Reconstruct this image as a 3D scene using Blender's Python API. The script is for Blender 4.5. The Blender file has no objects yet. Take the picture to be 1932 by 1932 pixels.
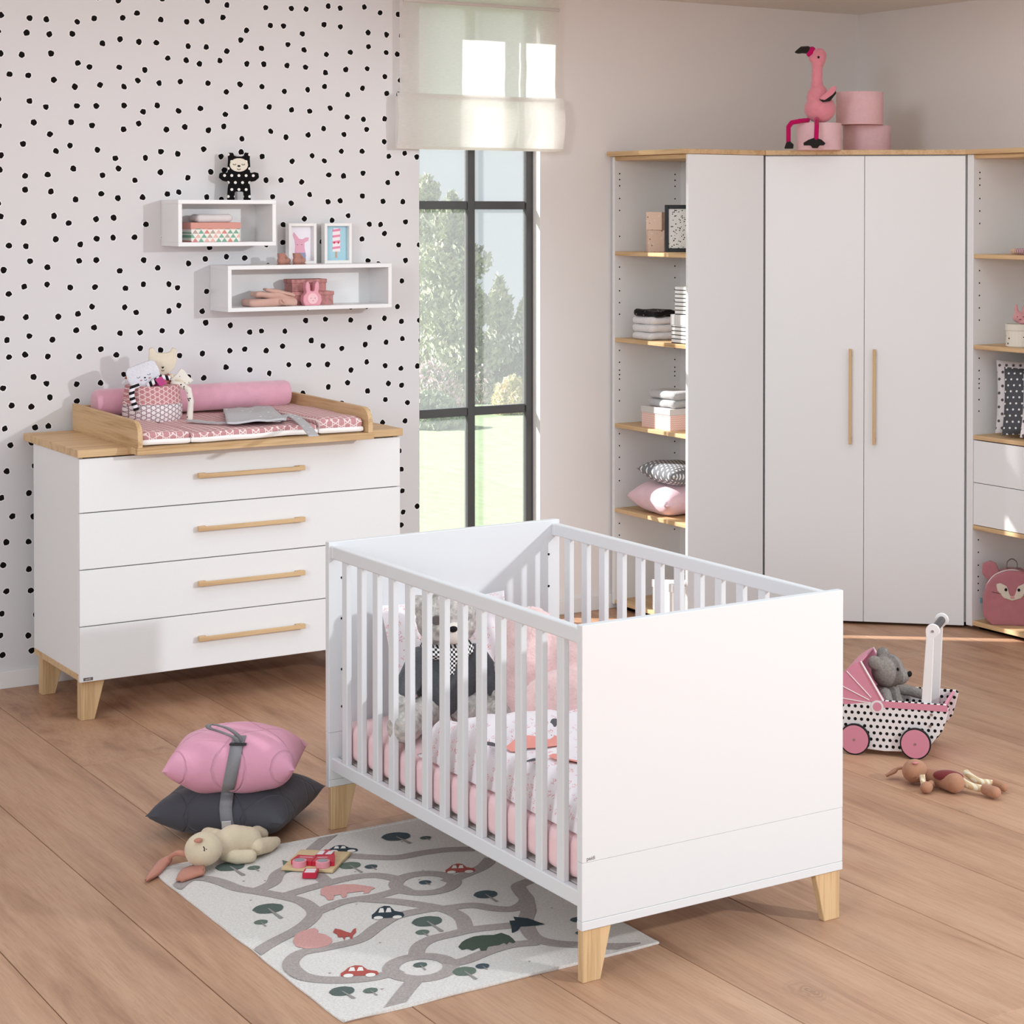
import bpy, bmesh, math, random
from mathutils import Vector, Matrix, Euler, noise as mnoise
random.seed(7)
S = bpy.context.scene
C = S.collection
PI = math.pi

# ---------------------------------------------------------------- camera
CAM = Vector((-2.8354, -7.6931, 1.8239))
FPX, CX, CY = 3764.30, 1304.10, 459.51
yaw, pitch, roll = math.radians(34.6726), math.radians(0.9855), math.radians(0.084)
fw = Vector((math.sin(yaw) * math.cos(pitch), math.cos(yaw) * math.cos(pitch), -math.sin(pitch)))
rt0 = Vector((math.cos(yaw), -math.sin(yaw), 0)); up0 = rt0.cross(fw)
RT = rt0 * math.cos(roll) + up0 * math.sin(roll)
UP = -rt0 * math.sin(roll) + up0 * math.cos(roll)
cd = bpy.data.cameras.new('camera'); cam = bpy.data.objects.new('camera', cd); C.objects.link(cam)
cam.matrix_world = Matrix(((RT.x, UP.x, -fw.x, CAM.x), (RT.y, UP.y, -fw.y, CAM.y), (RT.z, UP.z, -fw.z, CAM.z), (0, 0, 0, 1)))
cd.sensor_width = 36; cd.lens = FPX / 1932 * 36
cd.shift_x = (966 - CX) / 1932; cd.shift_y = (CY - 966) / 1932
cd.clip_end = 200
S.camera = cam
def ray(x, y): return fw + RT * ((x - CX) / FPX) - UP * ((y - CY) / FPX)
def onY(x, y, v): d = ray(x, y); return CAM + d * ((v - CAM.y) / d.y)
def onX(x, y, v): d = ray(x, y); return CAM + d * ((v - CAM.x) / d.x)
def onZ(x, y, v=0.0): d = ray(x, y); return CAM + d * ((v - CAM.z) / d.z)

# ---------------------------------------------------------------- world, sun, lamp, exposure
S.view_settings.view_transform = 'Standard'; S.view_settings.look = 'None'
S.view_settings.gamma = 1.0; S.view_settings.exposure = -0.06
S.view_settings.use_curve_mapping = False
w = bpy.data.worlds.new('sky'); S.world = w; w.use_nodes = True
wn = w.node_tree; wn.nodes.clear()
wo = wn.nodes.new('ShaderNodeOutputWorld'); bg = wn.nodes.new('ShaderNodeBackground')
tc = wn.nodes.new('ShaderNodeTexCoord'); sx = wn.nodes.new('ShaderNodeSeparateXYZ'); cr = wn.nodes.new('ShaderNodeValToRGB')
wn.links.new(tc.outputs['Generated'], sx.inputs[0]); wn.links.new(sx.outputs['Z'], cr.inputs[0])
wn.links.new(cr.outputs[0], bg.inputs[0]); wn.links.new(bg.outputs[0], wo.inputs[0])
cr.color_ramp.elements[0].position = 0.0; cr.color_ramp.elements[0].color = (0.885, 0.95, 1.0, 1)
cr.color_ramp.elements[1].position = 0.5; cr.color_ramp.elements[1].color = (0.84, 0.925, 1.0, 1)
bg.inputs[1].default_value = 0.92
def aim(o, d): o.rotation_euler = Vector(d).to_track_quat('-Z', 'Y').to_euler()
sl = bpy.data.lights.new('sun', 'SUN'); sun = bpy.data.objects.new('sun', sl); C.objects.link(sun)
sl.energy = 16.0; sl.angle = math.radians(0.8); sl.color = (1, 0.975, 0.94); aim(sun, (1, -0.84, -0.90)); sun.location = (-6, 6, 4)
kl = bpy.data.lights.new('studio_lamp', 'SPOT'); key = bpy.data.objects.new('studio_lamp', kl); C.objects.link(key)
kl.energy = 780; kl.shadow_soft_size = 0.10; kl.color = (0.93, 0.97, 1.0); key.location = (3.0, -8.2, 2.75)
kl.spot_size = math.radians(50); kl.spot_blend = 0.35; aim(key, (math.sin(math.radians(-33)), math.cos(math.radians(-33)), -math.tan(math.radians(14))))

cl_ = bpy.data.lights.new('added_top_fill', 'AREA'); clo = bpy.data.objects.new('added_top_fill', cl_); C.objects.link(clo)  # added fill light overhead, out of view, to brighten the room's depth
cl_.shape = 'RECTANGLE'; cl_.size = 3.4; cl_.size_y = 2.4; cl_.energy = 28; cl_.color = (0.90, 0.96, 1.0); clo.location = (0.6, -2.6, 2.77)

gl_ = bpy.data.lights.new('added_left_fill', 'POINT'); glo = bpy.data.objects.new('added_left_fill', gl_); C.objects.link(glo)  # added soft fill from the left, out of view; no such fixture known
gl_.energy = 780; gl_.shadow_soft_size = 1.0; gl_.color = (0.88, 0.955, 1.0); glo.location = (-7.5, -7.5, 3.0)

# ---------------------------------------------------------------- material helpers
MATS = {}
class NT:
    def __init__(s, name):
        s.m = bpy.data.materials.new(name); s.m.use_nodes = True; s.t = s.m.node_tree
        s.b = s.t.nodes['Principled BSDF']; s.out = s.t.nodes['Material Output']
    def n(s, ty, ins=None, **kw):
        nd = s.t.nodes.new('ShaderNode' + ty)
        for k, v in kw.items(): setattr(nd, k, v)
        for k, v in (ins or {}).items():
            i = nd.inputs[k]
            if isinstance(v, bpy.types.NodeSocket): s.t.links.new(v, i)
            else: i.default_value = v
        return nd
    def math(s, op, a, b=0.0, c=0.0):
        return s.n('Math', {0: a, 1: b, 2: c}, operation=op).outputs[0]
    def mix(s, fac, a, b):
        nd = s.t.nodes.new('ShaderNodeMix'); nd.data_type = 'RGBA'
        for k, v in ((0, fac), (6, a), (7, b)):
            if isinstance(v, bpy.types.NodeSocket): s.t.links.new(v, nd.inputs[k])
            else: nd.inputs[k].default_value = v
        return nd.outputs[2]
    def ramp(s, fac, stops):
        nd = s.n('ValToRGB', {0: fac}); e = nd.color_ramp.elements
        while len(e) < len(stops): e.new(0.5)
        for el, (p, c) in zip(e, stops): el.position = p; el.color = c if len(c) == 4 else (*c, 1)
        return nd.outputs[0]
    def set(s, col=None, rough=None, **kw):
        for k, v in (('Base Color', col), ('Roughness', rough)):
            if v is None: continue
            if isinstance(v, bpy.types.NodeSocket): s.t.links.new(v, s.b.inputs[k])
            else: s.b.inputs[k].default_value = v
        for k, v in kw.items(): s.b.inputs[k].default_value = v
    def bump(s, h, strength=0.3, dist=0.002):
        nd = s.n('Bump', {'Height': h, 'Strength': strength, 'Distance': dist}); s.t.links.new(nd.outputs[0], s.b.inputs['Normal'])
    def obj(s): return s.n('TexCoord').outputs['Object']
def c4(c):
    c = c.lstrip('#'); v = [int(c[i:i + 2], 16) / 255 for i in (0, 2, 4)]
    return (*[x / 12.92 if x <= 0.04045 else ((x + 0.055) / 1.055) ** 2.4 for x in v], 1)
def plain(name, hexc, rough=0.5, spec=0.4, noise=0.0, nscale=30, bump=0.0, bscale=200, **kw):
    if name in MATS: return MATS[name]
    t = NT(name); col = c4(hexc)
    if noise:
        f = t.n('TexNoise', {'Vector': t.obj(), 'Scale': nscale, 'Detail': 3}).outputs['Fac']
        dk = tuple(x * (1 - noise) for x in col[:3]) + (1,)
        lt = tuple(min(1, x * (1 + noise)) for x in col[:3]) + (1,)
        col = t.ramp(f, [(0.3, dk), (0.7, lt)])
    t.set(col, rough, **{'Specular IOR Level': spec}, **kw)
    if bump:
        t.bump(t.n('TexNoise', {'Vector': t.obj(), 'Scale': bscale, 'Detail': 2}).outputs['Fac'], bump, 0.003)
    MATS[name] = t.m; return t.m
def fabric(name, hexc, noise=0.06, sheen=0.2, bscale=450, bump=0.5, nscale=25):
    m = plain(name, hexc, 0.9, 0.1, noise, nscale, bump, bscale)
    m.node_tree.nodes['Principled BSDF'].inputs['Sheen Weight'].default_value = sheen
    return m
def wood(name, light='#d7b58a', dark='#b58c5e', axis=0, rough=0.5):
    """oak with the grain along the given object axis"""
    if name in MATS: return MATS[name]
    t = NT(name); sc = [26, 26, 26]; sc[axis] = 1.4
    mp = t.n('Mapping', {'Vector': t.obj(), 'Scale': sc}).outputs[0]
    f1 = t.n('TexNoise', {'Vector': mp, 'Scale': 1.0, 'Detail': 5, 'Roughness': 0.6, 'Distortion': 0.4}).outputs['Fac']
    sc2 = [160, 160, 160]; sc2[axis] = 5
    mp2 = t.n('Mapping', {'Vector': t.obj(), 'Scale': sc2}).outputs[0]
    f2 = t.n('TexNoise', {'Vector': mp2, 'Scale': 1.0, 'Detail': 3}).outputs['Fac']
    f = t.math('ADD', t.math('MULTIPLY', f1, 0.65), t.math('MULTIPLY', f2, 0.35))
    t.set(t.ramp(f, [(0.33, c4(dark)), (0.52, c4(light)), (0.75, tuple(min(1, x * 1.1) for x in c4(light)[:3]))]), rough, **{'Specular IOR Level': 0.3})
    t.bump(f2, 0.15, 0.001)
    MATS[name] = t.m; return t.m
def polka(name, base, dot, pitch=0.03, rad=0.3, axes=(0, 2), stagger=True, rough=0.9, jitter=0.0, ring=None):
    """printed dots on a staggered grid; axes = the two object axes of the print"""
    if name in MATS: return MATS[name]
    t = NT(name); sp = t.n('SeparateXYZ', {0: t.obj()})
    u = t.math('DIVIDE', sp.outputs[axes[0]], pitch); v = t.math('DIVIDE', sp.outputs[axes[1]], pitch)
    row = t.math('FLOOR', v)
    if stagger: u = t.math('ADD', u, t.math('MULTIPLY', t.math('MODULO', t.math('ABSOLUTE', row), 2.0), 0.5))
    du = t.math('SUBTRACT', t.math('FRACT', u), 0.5); dv = t.math('SUBTRACT', t.math('FRACT', v), 0.5)
    d = t.math('SQRT', t.math('ADD', t.math('MULTIPLY', du, du), t.math('MULTIPLY', dv, dv)))
    f = t.math('LESS_THAN', d, rad)
    t.set(t.mix(f, c4(base), c4(dot)), rough, **{'Specular IOR Level': 0.15})
    MATS[name] = t.m; return t.m
def specks(name, base, spots, scale=40, rad=0.25, rough=0.9, stretch=(1, 1, 1), rnd=1.0):
    """scattered printed specks: list of colours picked per cell"""
    if name in MATS: return MATS[name]
    t = NT(name); mp = t.n('Mapping', {'Vector': t.obj(), 'Scale': stretch}).outputs[0]
    vo = t.n('TexVoronoi', {'Vector': mp, 'Scale': scale, 'Randomness': rnd})
    f = t.math('LESS_THAN', vo.outputs['Distance'], rad)
    wn_ = t.n('TexWhiteNoise', {'Vector': vo.outputs['Position']}, noise_dimensions='3D').outputs['Value']
    st = [(i / len(spots), c4(h)) for i, h in enumerate(spots)]
    rp = t.n('ValToRGB', {0: wn_}); rp.color_ramp.interpolation = 'CONSTANT'; e = rp.color_ramp.elements
    while len(e) < len(st): e.new(0.5)
    while len(e) > max(1, len(st)): e.remove(e[-1])
    for el, (p, c) in zip(e, st): el.position = p; el.color = c
    t.set(t.mix(f, c4(base), rp.outputs[0]), rough, **{'Specular IOR Level': 0.15})
    t.bump(t.n('TexNoise', {'Vector': t.obj(), 'Scale': 400.0}).outputs['Fac'], 0.3, 0.002)
    MATS[name] = t.m; return t.m
def hexprint(name, base, line, scale=40, width=0.06, axes=(0, 1), rough=0.7, fold=False):
    """geometric star print of three families of thin lines"""
    if name in MATS: return MATS[name]
    t = NT(name); sp = t.n('SeparateXYZ', {0: t.obj()}); acc = None
    vv = t.math('SUBTRACT', sp.outputs[1], sp.outputs[2]) if fold else sp.outputs[axes[1]]
    for k in range(3):
        a = k * PI / 3
        p = t.math('ADD', t.math('MULTIPLY', sp.outputs[axes[0]], math.cos(a) * scale), t.math('MULTIPLY', vv, math.sin(a) * scale))
        f = t.math('LESS_THAN', t.math('ABSOLUTE', t.math('SUBTRACT', t.math('FRACT', p), 0.5)), width)
        acc = f if acc is None else t.math('MAXIMUM', acc, f)
    t.set(t.mix(acc, c4(base), c4(line)), rough, **{'Specular IOR Level': 0.2})
    MATS[name] = t.m; return t.m
def stripes(name, a, b, pitch, axis=2, duty=0.5, rough=0.8):
    if name in MATS: return MATS[name]
    t = NT(name); sp = t.n('SeparateXYZ', {0: t.obj()})
    f = t.math('LESS_THAN', t.math('FRACT', t.math('DIVIDE', sp.outputs[axis], pitch)), duty)
    t.set(t.mix(f, c4(a), c4(b)), rough, **{'Specular IOR Level': 0.2}); MATS[name] = t.m; return t.m

WHITE = plain('white_laminate', '#eeeded', 0.38, 0.45, 0.012, 300)
PAINT = plain('white_paint', '#dfdfe0', 0.4, 0.45)
OAKX, OAKY, OAKZ = wood('oak_x', axis=0), wood('oak_y', axis=1), wood('oak_z', axis=2)
DARK = plain('gap_shade_black', '#0d0c0c', 0.8, 0.1)  # near-black colour stands for the shade in gaps and under the cabinets
HOLE = plain('drill_hole_dark', '#1a1816', 0.7, 0.2)

# ---------------------------------------------------------------- object helpers
def tag(o, label, cat, group=None):
    o['label'] = label; o['category'] = cat
    if group: o['group'] = group
    return o
def thing(name, label, cat, loc=(0, 0, 0), rz=0.0, group=None, rot=None):
    o = bpy.data.objects.new(name, None); C.objects.link(o); o.empty_display_size = 0.05
    o.location = loc; o.rotation_euler = rot if rot else (0, 0, rz)
    return tag(o, label, cat, group)
def struct(o): o['kind'] = 'structure'; return o
def finish(name, me, m, parent=None, smooth=False, loc=None, rot=None):
    o = bpy.data.objects.new(name, me); C.objects.link(o)
    if m is not None and not me.materials: me.materials.append(m)
    if smooth:
        for p in me.polygons: p.use_smooth = True
        if smooth != 'all': me.set_sharp_from_angle(angle=math.radians(50))
    if parent: o.parent = parent
    if loc is not None: o.location = loc
    if rot is not None: o.rotation_euler = rot
    return o
def ob(name, bm, m, parent=None, smooth=False, loc=None, rot=None):
    bmesh.ops.recalc_face_normals(bm, faces=bm.faces)
    me = bpy.data.meshes.new(name); bm.to_mesh(me); bm.free()
    return finish(name, me, m, parent, smooth, loc, rot)
def bx(bm, x0, x1, y0, y1, z0, z1, bev=0.0, seg=1):
    r = bmesh.ops.create_cube(bm, size=1.0); vs = r['verts']
    for v in vs: v.co = ((x0 + x1) / 2 + v.co.x * (x1 - x0), (y0 + y1) / 2 + v.co.y * (y1 - y0), (z0 + z1) / 2 + v.co.z * (z1 - z0))
    if bev:
        es = list({e for v in vs for e in v.link_edges})
        bmesh.ops.bevel(bm, geom=es, offset=bev, segments=seg, affect='EDGES', profile=0.5)
    return bm
def box(name, x0, x1, y0, y1, z0, z1, m, parent=None, bev=0.0015, seg=1, smooth=False):
    return ob(name, bx(bmesh.new(), x0, x1, y0, y1, z0, z1, bev, seg), m, parent, smooth)
def prism(name, pts, axis, a, b, m, parent=None, bev=0.0, smooth=False, loc=None, rot=None, seg=1):
    """polygon pts (2D) extruded along axis from a to b"""
    bm = bmesh.new()
    def P(p, t): return [(t, p[0], p[1]), (p[0], t, p[1]), (p[0], p[1], t)][axis]
    f = bm.faces.new([bm.verts.new(P(p, a)) for p in pts])
    r = bmesh.ops.extrude_face_region(bm, geom=[f])
    vec = [0, 0, 0]; vec[axis] = b - a
    bmesh.ops.translate(bm, verts=[g for g in r['geom'] if isinstance(g, bmesh.types.BMVert)], vec=vec)
    if bev:
        bmesh.ops.recalc_face_normals(bm, faces=bm.faces)
        es = [e for e in bm.edges if e.calc_face_angle(0) > 0.6]
        bmesh.ops.bevel(bm, geom=es, offset=bev, segments=seg, affect='EDGES')
    return ob(name, bm, m, parent, smooth, loc, rot)
def disc_pts(cx, cy, rx, ry, n=24, a0=0.0): return [(cx + rx * math.cos(a0 + 2 * PI * i / n), cy + ry * math.sin(a0 + 2 * PI * i / n)) for i in range(n)]
def lathe(name, prof, m, parent=None, n=32, loc=None, rot=None, smooth=True):
    bm = bmesh.new(); rows = []
    for r, z in prof:
        rows.append([bm.verts.new((max(r, 1e-5) * math.cos(2 * PI * i / n), max(r, 1e-5) * math.sin(2 * PI * i / n), z)) for i in range(n)])
    for a, b in zip(rows, rows[1:]):
        for i in range(n): bm.faces.new((a[i], a[(i + 1) % n], b[(i + 1) % n], b[i]))
    bm.faces.new(rows[0][::-1]); bm.faces.new(rows[-1])
    o = ob(name, bm, m, parent, False, loc, rot)
    if smooth:
        for p in o.data.polygons: p.use_smooth = True
        o.data.set_sharp_from_angle(angle=math.radians(40))
    return o
def tube_bm(bm, pts, r, n=10, flat=None):
    """tube (or flat ribbon when flat=(w,h)) along pts"""
    pts = [Vector(p) for p in pts]; rings = []; prev = None
    for i, p in enumerate(pts):
        d = (pts[min(i + 1, len(pts) - 1)] - pts[max(i - 1, 0)]).normalized()
        ref = prev if prev is not None else (Vector((0, 0, 1)) if abs(d.z) < 0.9 else Vector((1, 0, 0)))
        a = (ref - d * ref.dot(d)).normalized(); b = d.cross(a); prev = a
        rr = r[i] if isinstance(r, (list, tuple)) else r
        if flat: offs = [(flat[1] / 2, flat[0] / 2), (flat[1] / 2, -flat[0] / 2), (-flat[1] / 2, -flat[0] / 2), (-flat[1] / 2, flat[0] / 2)]
        else: offs = [(rr * math.cos(2 * PI * k / n), rr * math.sin(2 * PI * k / n)) for k in range(n)]
        rings.append([bm.verts.new(p + a * u + b * v) for u, v in offs])
    k = len(rings[0])
    for A, B in zip(rings, rings[1:]):
        for i in range(k): bm.faces.new((A[i], A[(i + 1) % k], B[(i + 1) % k], B[i]))
    bm.faces.new(rings[0][::-1]); bm.faces.new(rings[-1])
    return bm
def tube(name, pts, r, m, parent=None, n=10, flat=None, smooth=True): return ob(name, tube_bm(bmesh.new(), pts, r, n, flat), m, parent, smooth and not flat)
def spline(pts, n=8):
    """Catmull-Rom through points"""
    P = [Vector(p) for p in pts]; P = [P[0] * 2 - P[1]] + P + [P[-1] * 2 - P[-2]]; out = []
    for i in range(1, len(P) - 2):
        for k in range(n):
            t = k / n; a, b, c, d = P[i - 1:i + 3]
            out.append(0.5 * ((2 * b) + (c - a) * t + (2 * a - 5 * b + 4 * c - d) * t * t + (3 * b - a - 3 * c + d) * t ** 3))
    out.append(P[-2]); return out
_eg = bpy.context.evaluated_depsgraph_get
def bake(name, bm, mods, m, parent=None, loc=None, rot=None, post=None):
    me = bpy.data.meshes.new('tmp'); bm.to_mesh(me); bm.free()
    o = bpy.data.objects.new('tmp', me); C.objects.link(o)
    for ty, kw in mods:
        md = o.modifiers.new('m', ty)
        for k, v in kw.items(): setattr(md, k, v)
    dg = bpy.context.evaluated_depsgraph_get(); dg.update()
    me2 = bpy.data.meshes.new_from_object(o.evaluated_get(dg)); me2.name = name
    bpy.data.objects.remove(o); bpy.data.meshes.remove(me)
    if post: post(me2)
    return finish(name, me2, m, parent, 'all', loc, rot)
def ell(bm, c, r, rot=(0, 0, 0), sub=3):
    M = Matrix.Translation(Vector(c)) @ Euler(rot).to_matrix().to_4x4() @ Matrix.Diagonal((*r, 1)) if not isinstance(r, (int, float)) else Matrix.Translation(Vector(c)) @ Matrix.Diagonal((r, r, r, 1))
    bmesh.ops.create_icosphere(bm, subdivisions=sub, radius=1.0, matrix=M)
def limb(bm, pts, sub=2):
    """chain of spheres (x,y,z,r), tapering"""
    for a, b in zip(pts, pts[1:]):
        d = math.dist(a[:3], b[:3]); n = max(2, int(d / (min(a[3], b[3]) * 0.45)))
        for i in range(n + 1):
            t = i / n; ell(bm, [a[k] + (b[k] - a[k]) * t for k in range(3)], a[3] + (b[3] - a[3]) * t, sub=sub)
def furry(amp, scale=60, amp2=0.0, scale2=8):
    def f(me):
        for v in me.vertices:
            k = amp * mnoise.noise(v.co * scale)
            if amp2: k += amp2 * mnoise.noise(v.co * scale2 + Vector((3, 1, 7)))
            v.co += v.normal * k
    return f
def blob(name, fn, m, parent=None, voxel=0.006, smooth=6, post=None, loc=None, rot=None):
    bm = bmesh.new(); fn(bm)
    return bake(name, bm, [('REMESH', dict(mode='VOXEL', voxel_size=voxel)), ('SMOOTH', dict(factor=0.5, iterations=smooth))], m, parent, loc, rot, post)
def one(name, c, r, m, parent=None, rot=(0, 0, 0), sub=3):
    bm = bmesh.new(); ell(bm, c, r, rot, sub); return ob(name, bm, m, parent, True)
def pillow_mesh(bm, w, h, t, nu=28, nv=28, corner=0.06, seed=0, wr=0.004, sag=0.0):
    """flat cushion in the XY plane, thickness along Z, pinched corners and seam edge"""
    for side in (1, -1):
        G = []
        for i in range(nu + 1):
            row = []
            for j in range(nv + 1):
                u = -1 + 2 * i / nu; v = -1 + 2 * j / nv
                pin = 1 - corner * (1 - abs(u) ** 2) * abs(v) ** 3; pin2 = 1 - corner * (1 - abs(v) ** 2) * abs(u) ** 3
                x = u * w / 2 * pin2; y = v * h / 2 * pin
                prof = ((1 - abs(u) ** 3.2) * (1 - abs(v) ** 3.2)) ** 0.55
                z = side * t / 2 * prof
                z += wr * prof * mnoise.noise(Vector((x * 9 + seed, y * 9, side * 3.0))) * 2
                row.append(bm.verts.new((x, y, z)))
            G.append(row)
        for i in range(nu):
            for j in range(nv):
                f = (G[i][j], G[i + 1][j], G[i + 1][j + 1], G[i][j + 1])
                bm.faces.new(f if side > 0 else f[::-1])
    bmesh.ops.remove_doubles(bm, verts=bm.verts, dist=1e-5)
    return bm
def pillow(name, w, h, t, m, parent=None, loc=None, rot=None, **kw):
    return ob(name, pillow_mesh(bmesh.new(), w, h, t, **kw), m, parent, True, loc, rot)
def slab(bm, w, d, h, r, n=5):
    """soft folded slab centred in XY, base at z=0"""
    bx(bm, -w / 2, w / 2, -d / 2, d / 2, 0, h, min(r, h * 0.49), n); return bm
def wobble(o, amp, scale=8, seed=0):
    for v in o.data.vertices:
        p = v.co * scale + Vector((seed, seed * 2, 0))
        v.co += Vector((mnoise.noise(p), mnoise.noise(p + Vector((9, 0, 0))), mnoise.noise(p + Vector((0, 9, 0))))) * amp
def subdiv_box(name, w, d, h, r, cuts, m, parent=None, loc=None, rot=None, amp=0.0, scale=8, seed=0):
    bm = bmesh.new(); bx(bm, -w / 2, w / 2, -d / 2, d / 2, 0, h)
    bmesh.ops.subdivide_edges(bm, edges=bm.edges, cuts=cuts, use_grid_fill=True)
    for v in bm.verts:   # round the slab: superellipse in the XZ and YZ sections
        p = v.co; q = Vector((p.x, p.y, p.z - h / 2))
        ex, ey, ez = max(0, abs(q.x) - (w / 2 - r)), max(0, abs(q.y) - (d / 2 - r)), max(0, abs(q.z) - (h / 2 - min(r, h / 2)))
        L = math.sqrt(ex * ex + ey * ey + ez * ez); 
        if L > 1e-6:
            k = min(r, 1e9) / max(L, r) if L > r else 1.0
            s = lambda a, e, lim: math.copysign(lim + e * k, a) if e > 0 else a
            q = Vector((s(q.x, ex, w / 2 - r), s(q.y, ey, d / 2 - r), s(q.z, ez, h / 2 - min(r, h / 2))))
        v.co = (q.x, q.y, q.z + h / 2)
        if amp:
            pp = v.co * scale + Vector((seed * 3.1, seed, 0))
            v.co += Vector((mnoise.noise(pp), mnoise.noise(pp + Vector((9, 0, 0))), mnoise.noise(pp + Vector((0, 9, 0))))) * amp
    return ob(name, bm, m, parent, True, loc, rot)
def text(name, body, size, m, parent=None, loc=(0, 0, 0), rot=(0, 0, 0), depth=0.0003):
    cu = bpy.data.curves.new('t', 'FONT'); cu.body = body; cu.size = size; cu.extrude = depth; cu.align_x = 'CENTER'; cu.align_y = 'CENTER'
    o = bpy.data.objects.new('t', cu); C.objects.link(o)
    dg = bpy.context.evaluated_depsgraph_get(); dg.update()
    me = bpy.data.meshes.new_from_object(o.evaluated_get(dg)); me.name = name
    bpy.data.objects.remove(o); me.materials.clear()
    return finish(name, me, m, parent, False, loc, rot)
def dots(name, pts, r, axis, m, parent=None, depth=0.0006, n=8):
    """joined row of tiny round marks lying on a plane (drill holes)"""
    bm = bmesh.new()
    for p in pts:
        rot = Matrix.Rotation(PI / 2, 4, 'X') if axis == 1 else (Matrix.Rotation(PI / 2, 4, 'Y') if axis == 0 else Matrix())
        bmesh.ops.create_cone(bm, cap_ends=True, segments=n, radius1=r, radius2=r, depth=depth, matrix=Matrix.Translation(Vector(p)) @ rot)
    return ob(name, bm, m, parent)
def copy_tree(o, parent=None):
    c = o.copy(); C.objects.link(c); c.parent = parent
    for ch in list(o.children): copy_tree(ch, c)
    return c

# ================================================================ SETTING
XR, ZC = 3.489, 2.790            # right wall, ceiling height
WX0, WX1, WZ0, WZ1 = 1.069, 1.667, 0.10, 2.74   # window opening
WALLT = 0.10
def wall_mat(name, hexc):
    t = NT(name)
    t.set(c4(hexc), 0.95, **{'Specular IOR Level': 0.1})
    t.bump(t.n('TexNoise', {'Vector': t.obj(), 'Scale': 160.0, 'Detail': 3}).outputs['Fac'], 0.12, 0.002); return t.m
PLAIN_WALL = wall_mat('plain_wall', '#f0ebe9')
CEIL = wall_mat('ceiling_paint', '#f0ebe6')
# wallpaper: irregular black dots on pale pink-grey
t = NT('dotted_wallpaper')
sp = t.n('SeparateXYZ', {0: t.obj()}); cb = t.n('CombineXYZ', {0: sp.outputs[0], 1: sp.outputs[2]})
wob = t.n('TexNoise', {'Vector': cb.outputs[0], 'Scale': 70.0, 'Detail': 1}).outputs['Color']
vadd = t.n('VectorMath', {0: cb.outputs[0], 1: t.n('VectorMath', {0: t.n('VectorMath', {0: wob, 1: (0.5, 0.5, 0.5)}, operation='SUBTRACT').outputs[0], 'Scale': 0.008}, operation='SCALE').outputs[0]}, operation='ADD').outputs[0]
vo = t.n('TexVoronoi', {'Vector': vadd, 'Scale': 11.4, 'Randomness': 0.60}, voronoi_dimensions='2D')
d = vo.outputs['Distance']
col = t.mix(t.math('LESS_THAN', d, 0.165), c4('#dddadb'), c4('#f0eeed'))
col = t.mix(t.math('LESS_THAN', d, 0.13), col, c4('#171314'))
t.set(col, 0.92, **{'Specular IOR Level': 0.12}); PAPER = t.m

wb = struct(finish('wall_back', bpy.data.meshes.new('wall_back'), None))
def wall_piece(name, x0, x1, z0, z1, m): return box(name, x0, x1, 0, WALLT, z0, z1, m, wb, 0)
wall_piece('wallpapered_panel', -9, WX0, 0, ZC, PAPER)
wall_piece('plain_panel', WX1, XR + 0.2, 0, ZC, PLAIN_WALL)
wall_piece('lintel', WX0, WX1, WZ1, ZC, PLAIN_WALL)
wall_piece('sill_wall', WX0, WX1, 0, WZ0, PLAIN_WALL)
struct(box('wall_right', XR, XR + 0.16, -2.6, 0, 0, ZC, PLAIN_WALL, None, 0))
struct(box('ceiling', -9, XR + 0.2, -2.3, WALLT, ZC, ZC + 0.1, CEIL, None, 0))
bbm = plain('baseboard_white', '#ece9e7', 0.5)
o = struct(finish('baseboard_back', bpy.data.meshes.new('bb'), None))
for x0, x1 in ((-9, WX0), (WX1, XR)): box('board', x0, x1, -0.013, 0, 0, 0.066, bbm, o, 0.002)
struct(box('baseboard_right', XR - 0.013, XR, -2.6, -0.013, 0, 0.066, bbm, None, 0.002))

# floor of wide oak planks running away from the window wall
t = NT('oak_floor')
ri = t.n('ObjectInfo').outputs['Random']
off = t.n('CombineXYZ', {0: t.math('MULTIPLY', ri, 37.0), 1: t.math('MULTIPLY', ri, 91.0)}).outputs[0]
pos = t.n('VectorMath', {0: t.obj(), 1: off}, operation='ADD').outputs[0]
m1 = t.n('Mapping', {'Vector': pos, 'Scale': (11, 0.9, 1)}).outputs[0]
m2 = t.n('Mapping', {'Vector': pos, 'Scale': (130, 5, 1)}).outputs[0]
m3 = t.n('Mapping', {'Vector': pos, 'Scale': (6, 2.2, 1)}).outputs[0]
f1 = t.n('TexNoise', {'Vector': m1, 'Scale': 1.0, 'Detail': 6, 'Roughness': 0.6, 'Distortion': 0.45}).outputs['Fac']
f2 = t.n('TexNoise', {'Vector': m2, 'Scale': 1.0, 'Detail': 4, 'Roughness': 0.7}).outputs['Fac']
f3 = t.n('TexNoise', {'Vector': m3, 'Scale': 1.0, 'Detail': 3}).outputs['Fac']
m4 = t.n('Mapping', {'Vector': pos, 'Scale': (260, 9, 1)}).outputs[0]
f4 = t.n('TexNoise', {'Vector': m4, 'Scale': 1.0, 'Detail': 3, 'Roughness': 0.7}).outputs['Fac']
kv = t.n('TexVoronoi', {'Vector': t.n('Mapping', {'Vector': t.n('VectorMath', {0: pos, 1: t.n('VectorMath', {0: t.n('TexNoise', {'Vector': pos, 'Scale': 9.0, 'Detail': 2}).outputs['Color'], 'Scale': 0.10}, operation='SCALE').outputs[0]}, operation='ADD').outputs[0], 'Scale': (2.0, 0.75, 1)}).outputs[0], 'Scale': 1.0, 'Randomness': 1.0}, voronoi_dimensions='2D').outputs['Distance']
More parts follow.
